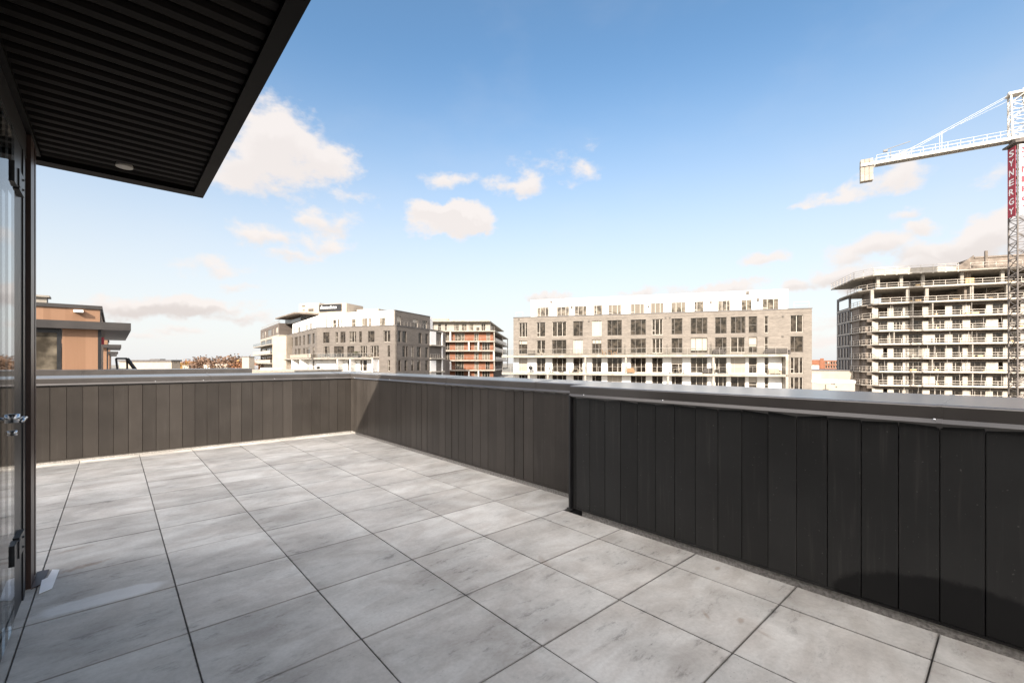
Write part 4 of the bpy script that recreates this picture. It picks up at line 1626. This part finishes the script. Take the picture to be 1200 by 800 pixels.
colsU = [[1029, 1056, 1081.5, 1127, 1174.5, 1215], [1022, 1063.5, 1086, 1138.5, 1181, 1220]]
for k in (1, 2):
    for x in colsU[k - 1]:
        u = f7.ux(x, .6)
        b = MB(f7)
        b.box(u - .28, u + .28, .45, 1.0, lv[k], lv[k - 1] - .24)
        b.build('column', CONC, cf)
# ramped underside (stair flights) on the open floors
b = MB(f7)
for (xa, xb, k) in ((1098, 1128, 2), (1140, 1178, 2)):
    a, c = f7.ux(xa, 5), f7.ux(xb, 5)
    b.pts([(a, 5, lv[k] + 1.2), (c, 5, lv[k - 1] - .3), (c, 7, lv[k - 1] - .3), (a, 7, lv[k] + 1.2), (a, 5, lv[k] + .9), (c, 5, lv[k - 1] - .8), (c, 7, lv[k - 1] - .8), (a, 7, lv[k] + .9)],
          [(0, 1, 2, 3), (4, 7, 6, 5), (0, 4, 5, 1), (1, 5, 6, 2), (2, 6, 7, 3), (3, 7, 4, 0)])
b.build('stair_flights', CONC_D, cf)
# dark header bands over the walls, shoring posts and boards on the decks
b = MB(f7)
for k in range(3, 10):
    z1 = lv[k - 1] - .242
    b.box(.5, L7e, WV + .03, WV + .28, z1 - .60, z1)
b.build('header_shade_bands', CONC_S, cf)  # slab shade put into the dark colour of these bands
rp = random.Random(3)
b = MB(f7)
for k in range(1, 10):
    for j in range(11 if k < 3 else 10):
        u, v = rp.uniform(3, L7e - 6), rp.uniform(.5, 1.3) if k > 2 else rp.uniform(1.2, 7)
        q = rp.uniform(-.25, .25)
        b = MB(f7)
        b.bar((u, v, lv[k]), (u + q, v, lv[k - 1] - .26), .045)
        b.build('shoring_post', RAIL, cf)
b = MB(f7)
for k in range(1, 10):
    for j in range(9):
        u, v, w, h = rp.uniform(3, L7e - 6), rp.uniform(.45, 1.0), rp.uniform(.3, 1.3), rp.uniform(.12, .7)
        b.box(u, u + w, v, v + .35, lv[k] + .003, lv[k] + h)
b.build('stacked_boards', PLY, cf)
b = MB(f7)
for j in range(20):
    u, k = rp.uniform(2, L7e - 4), rp.choice((3, 4, 5, 6, 7, 8))
    b.box(u, u + rp.uniform(.1, .3), WV - .04, WV - .01, lv[k] + .2, lv[k] + rp.uniform(.8, 2.0))
b.build('wall_stain_strips', FRAME_D, cf)  # thin dark boxes added to stand for stains on the infill walls
b = MB(f7)
b.box(.2, L7e - .2, .6, 16, GZ, -9.85)
b.build('base_wall', CONC_D, cf)
# windows set between the infill walls
for k in range(4, 10):
    z0, z1 = lv[k], lv[k - 1] - .24
    for i in range(len(pc7) - 2):
        a, c = pc7[i][1], pc7[i + 1][0]
        if k > 3 and (i * 7 + k * 3) % 9 == 0:
            a += .9
        if c - a < .8:
            continue
        window(cf, f7, a + .02, c - .02, z0 + .02, z1 - .62, WV + .08, random.choice((FRAME_D, FRAME_D, FRAME_L)), PANE_D)
for i in (1, 4, 6):
    a, c = pc7[i][1], pc7[i + 1][0]
    window(cf, f7, a + .02, c - .02, lv[3] + .02, lv[2] - .86, WV + .08, FRAME_D, PANE_D)
b = MB(f7)
for x, ks in ((1068.5, (3, 4)), (1091.5, (3, 4)), (1046.5, (5,)), (1091, (7,)), (1069, (8,)), (1138, (6, 8)), (1138, (2,))):
    for k in ks:
        u = f7.ux(x, .8)
        b = MB(f7)
        b.box(u - .1, u + .1, .25, WV + .5, lv[k], lv[k - 1] - .242)
        b.build('partition_wall', CONC, cf)
for k in range(1, 10):
    b = MB(f7)
    x0 = -.6 if k == 1 else 0
    b.rail(x0 + CH, L7e, .12, lv[k], 1.1, 2.0, (1.08, .56), .05)
    b.box(x0 + CH, L7e, .1, .13, lv[k], lv[k] + .14)
    # along the chamfer and down the left side
    n = 2
    pts_ = [(x0 + CH, .12), (x0 + .15, CH + 1), (x0 + .15, 6), (x0 + .15, 10.5)]
    for (a, c) in zip(pts_, pts_[1:]):
        for h in (1.08, .56):
            b.bar((*a, lv[k] + h), (*c, lv[k] + h), .05)
        m = max(1, round(math.dist(a, c) / 1.8))
        for i in range(m + 1):
            t_ = i / m
            p = (a[0] + (c[0] - a[0]) * t_, a[1] + (c[1] - a[1]) * t_)
            b.bar((*p, lv[k]), (*p, lv[k] + 1.1), .05)
    b.build('guard_rail', RAIL_W, cf)
b = MB(f7)
x0 = -1.4
pts_ = [(f7.ux(1123, -1), -1.0), (x0 + CH, -1.0), (x0 + .02, CH + 1), (x0 + .02, 19)]
for (a, c) in zip(pts_, pts_[1:]):
    m = max(1, round(math.dist(a, c) / 2.2))
    for i in range(m + 1):
        t_ = i / m
        p = (a[0] + (c[0] - a[0]) * t_, a[1] + (c[1] - a[1]) * t_)
        b.bar((*p, lv[0]), (*p, lv[0] + 1.4), .05)
        b.box(p[0] - .12, p[0] + .12, p[1] - .06, p[1] + .06, lv[0] - .34, lv[0] - .24)
    for h in (.45, .9, 1.35):
        b.bar((*a, lv[0] + h), (*c, lv[0] + h), .04)
b.build('roof_guard_rail', RAIL_W, cf)
# sheeting tied to the roof rails, sunlit cream
b = MB(f7)
b.box(f7.ux(1026, -1), f7.ux(1121, -1), -.93, -.91, lv[0] + .05, lv[0] + .95)
b.build('debris_sheet', BOARD, cf)
# raised stair head
b = MB(f7)
ua, ub = f7.ux(1133, .5), f7.ux(1154, .5)
b.box(ua, L7e, -.4, 12, 20.2, 20.5)
b.box(ub - .2, ub + .2, -.1, .3, 20.5, 23.9)
b.pts([(ua, 4, 20.5), (ub, 4, 20.5), (ub, 4, 23.9), (ua, 4, 21.6), (ua, 4.3, 20.5), (ub, 4.3, 20.5), (ub, 4.3, 23.9), (ua, 4.3, 21.6)],
      [(0, 1, 2, 3), (7, 6, 5, 4), (0, 4, 5, 1), (1, 5, 6, 2), (2, 6, 7, 3), (3, 7, 4, 0)])
b.box(ub, L7e, 4.0, 4.3, 20.5, 23.2)
b.box(ub, L7e, 3.8, 10, 23.2, 23.5)
b.build('stair_head', CONC_D, cf)
b = MB(f7)
b.rail(ua + .2, L7e, -.3, 20.5, 1.1, 2.0, (1.08, .56), .05)
b.build('stair_head_rail', RAIL_W, cf)
# dark clad left flank with slot windows
fq = Frame(f7.P(0, 19.5, 0), -f7.v)
LF = 9.0
slots = []
for k in range(3, 10):
    for j, u in enumerate((1.0, 3.1, 5.2, 7.2)):
        slots.append((u + (k % 2) * .5, u + (k % 2) * .5 + .9, lv[k] + .25, lv[k] + 2.5))
b = MB(fq)
b.wall(0, LF, -8, 17.4, slots + [(.6, LF - .6, 14.4, 16.7)], .35)
b.build('charcoal_flank', DGREY, cf)
b = MB(fq)
for k in range(2, 10):
    b.box(-.02, LF + .02, -.06, -.002, lv[k] - .12, lv[k] + .06)
for s_ in slots:
    b.box(s_[0] - .22, s_[0] - .02, -.05, -.003, s_[2], s_[3])
b.build('flank_trims', FRAME_L, cf)
for s_ in slots:
    window(cf, fq, s_[0], s_[1], s_[2], s_[3], .2, FRAME_D, PANE_D, ((), 0))
b = MB(f7)
b.box(.35, 1.1, 5.5, 10.3, -8, 14.0)
b.box(.75, 3, 3.2, 5.4, -8, 10.9)
b.build('left_walls', CONC_D, cf)
cx = f7.ux(1137, .7)
b = MB(f7)
b.box(cx - .9, cx + .5, .4, 1.0, lv[1] + .02, lv[1] + .5)
b.box(cx - .9, cx + .5, .4, 1.0, lv[1] + .52, lv[1] + 1.3)
b.build('material_crate', PLY, base=f7.P(cx, .7, lv[1]), label='yellow plywood crate on the open upper floor of the unfinished building', cat='crate')

# ------------------------------------------------------------------ tower crane
C0 = V((1192.5 - 600) / 525 * 69, 69)
fm = Frame(C0, f7.u)
MW = 2.0
crane = thing('tower_crane', 'white tower crane with red lettered banner on its grey lattice mast', 'crane', fm, 1, 1, GZ)


def lattice(b, z0, z1, step, w, r, rd):
    for u in (0, w):
        for v in (0, w):
            b.bar((u, v, z0), (u, v, z1), r)
    z, k = z0, 0
    while z < z1 - .1:
        y = min(z + step, z1)
        c = [(0, 0), (w, 0), (w, w), (0, w)]
        for i in range(4):
            p, q = c[i], c[(i + 1) % 4]
            if k % 2:
                p, q = q, p
            b.bar((*p, z), (*q, y), rd)
            b.bar((*p, y), (*q, y), rd)
        z, k = y, k + 1


b = MB(fm)
lattice(b, GZ, 35.0, 1.25, MW, .11, .055)
b.build('mast', CRANE_G, crane)
zb0, zb1 = 23.9, 34.7
b = MB(fm)
b.box(-.17, -.13, .12, MW - .12, zb0, zb1)
bn = b.build('banner', RED, crane)
b = MB(fm)
b.box(.12, MW - .12, -.17, -.13, zb0, zb1)
bn2 = b.build('banner', WHITE, crane, label='white banner face with red letters')


def letters(parent, mat, m4, word, h, step, ztop, width):
    for i, ch in enumerate(word):
        cu = bpy.data.curves.new('letter', 'FONT')
        cu.body = ch
        cu.size = h * 1.35
        cu.align_x = 'CENTER'
        cu.extrude = .01
        cu.resolution_u = 3
        cu.offset = .022
        tmp = bpy.data.objects.new('letter', cu)
        COL.objects.link(tmp)
        dg = bpy.context.evaluated_depsgraph_get()
        me = bpy.data.meshes.new_from_object(tmp.evaluated_get(dg))
        bpy.data.objects.remove(tmp)
        xs = [v.co.x for v in me.vertices]
        sx = width / max(.01, (max(xs) - min(xs)))
        c = (max(xs) + min(xs)) / 2
        loc = WM[parent.name].inverted() @ m4 @ Matrix.Translation((0, 0, ztop - i * step - h))
        for v in me.vertices:
            p = Vector(((v.co.x - c) * sx, -v.co.z, v.co.y))
            v.co = loc @ p
        me.materials.clear()
        me.materials.append(mat)
        o = bpy.data.objects.new('letter', me)
        COL.objects.link(o)
        o.parent = parent


# left face: reading direction runs from the far corner to the near one
mlf = Matrix.Identity(4)
mlf.col[0][:3] = -fm.v
mlf.col[1][:3] = fm.u
mlf.col[3][:3] = fm.P(-.185, MW / 2, 0)
letters(bn, WHITE_T, mlf, 'SYNERGY', 1.0, 1.5, zb1 - .35, 1.05)
mff = Matrix.Identity(4)
mff.col[0][:3] = fm.u
mff.col[1][:3] = fm.v
mff.col[3][:3] = fm.P(MW / 2, -.185, 0)
letters(bn2, RED, mff, 'SYNERGY', 1.0, 1.5, zb1 - .35, 1.35)
ctr = fm.P(1, 1, 0)
endp = V((1008 - 600) / 525 * 79.8, 79.8)
fj = Frame(Vector((ctr.x, ctr.y, 0)), endp - ctr)
LJ = (endp - Vector((ctr.x, ctr.y, 0))).length
b = MB(fm)
b.box(-.5, MW + .5, -.5, MW + .5, 35.0, 35.25)
b.lathe((1, 1, 35.25), [(1.25, 0), (1.35, .1), (1.35, .45), (1.1, .55)], 20)
b.build('slewing_ring', CRANE_G, crane)
b = MB(fj)
z0, z1 = 35.75, 36.75
for v in (-.75, .75):
    b.box(.0, LJ, v - .09, v + .09, z0, z0 + .5)
n = 12
for i in range(n + 1):
    u = .3 + (LJ - .6) * i / n
    b.box(u - .05, u + .05, -.66, .66, z0 + .05, z0 + .2)
    if i < n:
        b.bar((u, -.66, z0 + .12), (u + (LJ - .6) / n, .66, z0 + .12), .04)
b.box(1.2, LJ - 2.2, -.62, .62, z0 + .32, z0 + .38)
b.build('counter_jib', CRANE_W, crane)
b = MB(fj)
for v in (-.78, .78):
    b.rail(1.0, LJ - 2.2, v, z0 + .5, 1.05, 1.5, (1.05, .55), .028)
b.build('walkway_rail', CRANE_W, crane)
for i in range(3):
    b = MB(fj)
    u0 = LJ - 1.75 + i * .60
    b.box(u0, u0 + .55, -.60, .60, 33.2, 37.0)
    b.box(u0 + .02, u0 + .53, -.85, .85, 36.3, 36.5)
    b.build('counterweight', WEIGHT, crane)
b = MB(fj)
uw = LJ - 5.2
b.box(uw - 1.2, uw + 1.0, -.5, .5, z0 + .385, z0 + .8)
b.bar((uw - .6, -.45, z0 + 1.1), (uw - .6, .45, z0 + 1.1), .38, 12)
b.bar((uw + .5, -.45, z0 + 1.0), (uw + .5, .3, z0 + 1.0), .26, 10)
b.build('winch', CRANE_W, crane)
b = MB(fj)
b.bar((uw + 1.0, 0, z0 + .4), (uw + 1.0, 0, z0 + 2.4), .06)
b.bar((uw - 1.6, 0, z0 + 3.1), (uw + 2.0, 0, z0 + 2.4), .07)
b.box(uw + 1.4, uw + 2.0, -.15, .15, z0 + 2.1, z0 + 2.45)
b.build('service_davit', BLACK, crane)
b = MB(fj)
ZA = 43.3
base_c = [(-1.2, -.8), (-1.2, .8), (1.2, -.8), (1.2, .8)]
top_c = [(-.3, -.55), (-.3, .55), (1.3, -.55), (1.3, .55)]
for (p, q) in zip(base_c, top_c):
    b.bar((*p, 35.8), (*q, ZA - .4), .13)
nseg = 6
for (i, j) in ((0, 1), (2, 3), (0, 2), (1, 3)):
    for k in range(nseg):
        t0, t1 = k / nseg, (k + 1) / nseg
        L_ = lambda c0, c1, t: (c0[0] + (c1[0] - c0[0]) * t, c0[1] + (c1[1] - c0[1]) * t, 35.8 + (ZA - 36.2) * t)
        p, q = L_(base_c[i], top_c[i], t0), L_(base_c[j], top_c[j], t1)
        if k % 2:
            p, q = L_(base_c[j], top_c[j], t0), L_(base_c[i], top_c[i], t1)
        b.bar(p, q, .06)
        b.bar(L_(base_c[i], top_c[i], t1), L_(base_c[j], top_c[j], t1), .05)
b.box(-.5, 1.6, -.75, .75, ZA - .4, ZA - .15)
b.prism([(-.3, -.3), (1.5, -.3), (1.5, .3), (-.3, .3)], ZA - .15, ZA + .15)
b.bar((-.2, 0, ZA + .1), (-.2, 0, ZA + .5), .08)
b.build('tower_head', CRANE_W, crane)
b = MB(fj)
b.box(-1.6, 1.4, -.95, .95, 35.80, 35.98)
b.box(-3.4, -1.5, 1.0, 2.5, 34.6, 36.9)
b.build('cab', CRANE_W, crane)
b = MB(fj)
for v in (-.45, .45):
    b.bar((1.3, v, ZA - .25), (LJ - 4.6, v * 1.6, z0 + .6), .028)
b.bar((1.3, 0, ZA - 1.0), (LJ - 5.0, 0, z0 + 1.2), .018)
um = 9.3
tz = ZA - .25 + (z0 + .6 - ZA + .25) * (um - 1.3) / (LJ - 5.9)
for v in (-.6, .6):
    b.bar((um, v, z0 + .5), (um, v, tz), .035)
for v in (-.4, .4):
    b.bar((-.3, v, ZA - .2), (-18, v * .4, 37.6), .045)
b.build('tie_bars', CRANE_W, crane)
b = MB(fj)                                           # working jib, swung towards the viewer's right
for u0 in range(-32, -1, 1):
    u1 = u0 + 1
    for v in (-.6, .6):
        b.bar((u0, v, 36.0), (u1, v, 36.0), .07)
        b.bar((u0, v, 36.0), (u0 + .5, 0, 37.3), .035)
        b.bar((u0 + .5, 0, 37.3), (u1, v, 36.0), .035)
    b.bar((u0 + .5, 0, 37.3), (u1 + .5, 0, 37.3), .08)
    b.bar((u0, -.6, 36.0), (u1, .6, 36.0), .03)
b.build('jib', CRANE_W, crane)

# ------------------------------------------------------------------ low town beyond: sheds, houses, chimney
fl, ll = frame_lx(140, 122, 201, 118)
r = thing('flat_roofed_building', 'low cream flat roofed building with dark roof edge, beyond the roof handrail', 'building', fl, ll / 2, 0, GZ)
b = MB(fl)
b.box(0, ll, 0, 2.4, GZ, 1.45)
b.build('wall', CREAM, r)
b = MB(fl)
b.box(-.3, ll + .3, -.3, 2.7, 1.452, 1.85)
b.box(ll * .55, ll * .75, .5, 2, 1.85, 2.1)
b.build('roof', DGREY, r)
fl, ll = frame_lx(277, 70, 345, 66)
r = thing('low_building', 'low cream building with a flat roof, below the white balconies on the left', 'building', fl, ll / 2, 0, GZ)
b = MB(fl)
b.box(0, ll, 0, 10, GZ, -.12)
b.build('wall', CREAM, r)
b = MB(fl)
b.box(-.1, ll + .1, -.1, 10.1, -.118, .05)
b.build('roof', CONC, r)
u0, u1 = fl.ux(283.6, 3), fl.ux(291.8, 3)
b = MB(fl)
b.box(u0, u1, 3, 4, .05, 2.1)
ch = b.build('chimney', CREAM, r)
b = MB(fl)
b.box(u0 - .06, u1 + .06, 2.94, 4.06, 2.1, 2.2)
b.build('chimney_cap', DGREY, ch)
b = MB(fl)
b.box(fl.ux(293, 4), fl.ux(296.5, 4), 4, 5, .05, .75)
b.box(fl.ux(305, 2), fl.ux(318, 2), 2, 4, .05, .35)
b.build('roof_vents', WHITE, r)
for i, (xa, xb, d, zt_, mt, lab) in enumerate(((239, 246, 190, -.2, WHITE, 'small white house among the autumn trees on the horizon'),
                                               (253, 266, 170, .1, CREAM, 'small cream house with flat roof left of the chimney'),
                                               (214, 221, 210, -.6, CREAM, 'tiny cream house at the left foot of the rust trees'))):
    fh, lh = frame_lx(xa, d, xb, d - 1)
    r = thing('house', lab, 'house', fh, lh / 2, 0, GZ, 'small houses on the horizon')
    b = MB(fh)
    b.box(0, lh, 0, 6, GZ, zt_)
    b.build('wall', mt, r)
    b = MB(fh)
    b.box(-.2, lh + .2, -.2, 6.2, zt_ + .002, zt_ + .35)
    b.build('roof', CONC if i != 1 else FRAME_L, r)
    for k in range(2):
        window(r, fh, lh * (.2 + .4 * k), lh * (.4 + .4 * k), zt_ - 1.6, zt_ - .4, -.082, FRAME_L)
# gap between the two big buildings on the right
fg, lg = frame_lx(930, 112, 1000, 106)
r = thing('warehouse', 'cream rendered low building in the gap, upper of the two', 'building', fg, lg / 2, 0, GZ)
b = MB(fg)
b.box(0, lg, 0, 16, GZ, -.85)
b.build('wall', CREAM, r)
b = MB(fg)
b.box(-.1, lg + .1, -.1, 16.1, -.848, -.62)
b.build('roof', DGREY, r)
fg2, lg2 = frame_lx(930, 96, 1002, 92)
r = thing('warehouse', 'cream low annex in the gap, nearer and lower of the two, with white roof edge', 'building', fg2, lg2 / 2, 0, GZ)
b = MB(fg2)
b.box(0, lg2, 0, 8, GZ, -3.0)
b.box(fg2.ux(950), fg2.ux(968), 4, 8, -3.0, -1.2)
b.build('wall', CREAM, r)
b = MB(fg2)
b.box(-.1, lg2 + .1, -.1, 3.9, -2.998, -2.5)
b.box(fg2.ux(955), fg2.ux(981), -.16, -.102, -3.05, -2.95)
b.build('roof', WHITE, r)
b = MB(fg2)
for x, y in ((980, 453), (975, 449), (977.5, 449.5)):
    u, z = fg2.ux(x), fg2.zy(x, y)
    b.box(u - .12, u + .12, -.1, -.002, z - .12, z + .12)
u = fg2.ux(967.3)
b.bar((u, -.3, fg2.zy(967, 456)), (u, -.3, fg2.zy(967, 450)), .06)
b.bar((u, -.3, fg2.zy(967, 451)), (u, -.0, fg2.zy(967, 451)), .05)
b.bar((u - .5, -.3, fg2.zy(967, 456)), (u + .5, -.3, fg2.zy(967, 456)), .08)
b.build('wall_fittings', FRAME_D, r)
fo, lo = frame_lx(940, 215, 992, 205)
r = thing('brick_building', 'distant orange brick building with small windows seen through the gap', 'building', fo, lo / 2, 0, GZ)
wo = [(fo.ux(967 + i * 3.1), fo.ux(969 + i * 3.1), z, z + 1.3) for i in range(7) for z in (-1.6, .2)]
b = MB(fo)
b.wall(0, fo.ux(965), GZ, 2.3, [], .3)
b.box(fo.ux(961), fo.ux(965.5), -.4, -.002, GZ, 3.0)
b.wall(fo.ux(965.6), lo, GZ, 2.0, wo, .3)
b.box(0, lo, .4, 12, GZ, 1.9)
b.build('wall', BRICK_O, r)
for a, c, z0, z1 in wo:
    window(r, fo, a, c, z0, z1, .15, FRAME_L, PANE, ((), 0))
b = MB(fo)
b.box(fo.ux(951.5), fo.ux(960), -6, -1, -4, -.3)
b.build('white_annex', WHITE, r)

# ------------------------------------------------------------------ autumn trees on the horizon
TREE = {}


def tree_meshes(kind):
    if kind in TREE:
        return TREE[kind]
    rs = random.Random(kind)
    H, Rc = 21.5, 8.0
    t = MB()
    t.bar((0, 0, 0), (.1, .05, H * .45), .42, 8, .26)
    limbs = []
    for k in range(9):
        a = k * 2.4 + rs.uniform(-.3, .3)
        z0 = H * rs.uniform(.28, .45)
        e = Vector((math.cos(a) * Rc * rs.uniform(.4, .75), math.sin(a) * Rc * rs.uniform(.4, .75), H * rs.uniform(.6, .9)))
        t.bar((.05, .02, z0), tuple(e), .18, 6, .05)
        limbs.append(e)
        for j in range(3):
            q = e + Vector((rs.uniform(-2, 2), rs.uniform(-2, 2), rs.uniform(0, 2.5)))
            t.bar(tuple(e * .8 + Vector((0, 0, e.z * .0))), tuple(q), .06, 4, .02)
            limbs.append(q)
    c = MB()
    for k in range(4200):
        e = rs.choice(limbs)
        p = e + Vector((rs.gauss(0, 1.6), rs.gauss(0, 1.6), rs.gauss(0, 1.2)))
        s = rs.uniform(.22, .5)
        n = Vector((rs.uniform(-1, 1), rs.uniform(-1, 1), rs.uniform(-.3, 1))).normalized()
        x = n.orthogonal().normalized() * s
        y = n.cross(x).normalized() * s * rs.uniform(.6, 1.2)
        c.quad(tuple(p - x), tuple(p - y), tuple(p + x), tuple(p + y))
    m1, m2 = t.mesh('trunk'), c.mesh('crown')
    m1.materials.append(BARK)
    m2.materials.append(LEAF[kind])
    TREE[kind] = (m1, m2)
    return TREE[kind]


for (x, d, ytop, kind, lab) in ((213, 250, 421, 'rust', 'leftmost low rust coloured tree beside the cream flat roofed building'),
                                (223, 235, 420.5, 'rust', 'rust coloured tree left of the tiny cream house'),
                                (233, 225, 420, 'gold', 'yellowish tree in the middle of the autumn row'),
                                (246, 205, 417.8, 'brown', 'tall bare brown tree standing above its neighbours in the autumn row'),
                                (255, 215, 420.5, 'rust', 'low rust tree just right of the tall brown one'),
                                (267, 180, 419, 'gold', 'golden tree in front of the brown pair left of the chimney'),
                                (275, 175, 416.5, 'brown', 'brown thinning tree directly left of the chimney'),
                                (281, 190, 418.5, 'gold', 'golden tree partly hidden behind the chimney'),
                                (295, 170, 421, 'rust', 'rust tree between the chimney and the white balconies')):
    zt_ = EYE + (HYP - ytop) / FPX * d
    p = V((x - CXP) / FPX * d, d, GZ)
    o = bpy.data.objects.new('tree', None)
    COL.objects.link(o)
    o.location = p
    k = (zt_ - GZ) / 23.6
    o.scale = (k * random.uniform(.9, 1.15),) * 2 + (k,)
    o.rotation_euler = (0, 0, random.uniform(0, 6))
    tag(o, lab, 'tree', 'autumn trees on the horizon')
    for nm, me in zip(('trunk', 'crown'), tree_meshes(kind)):
        c = bpy.data.objects.new(nm, me)
        COL.objects.link(c)
        c.parent = o
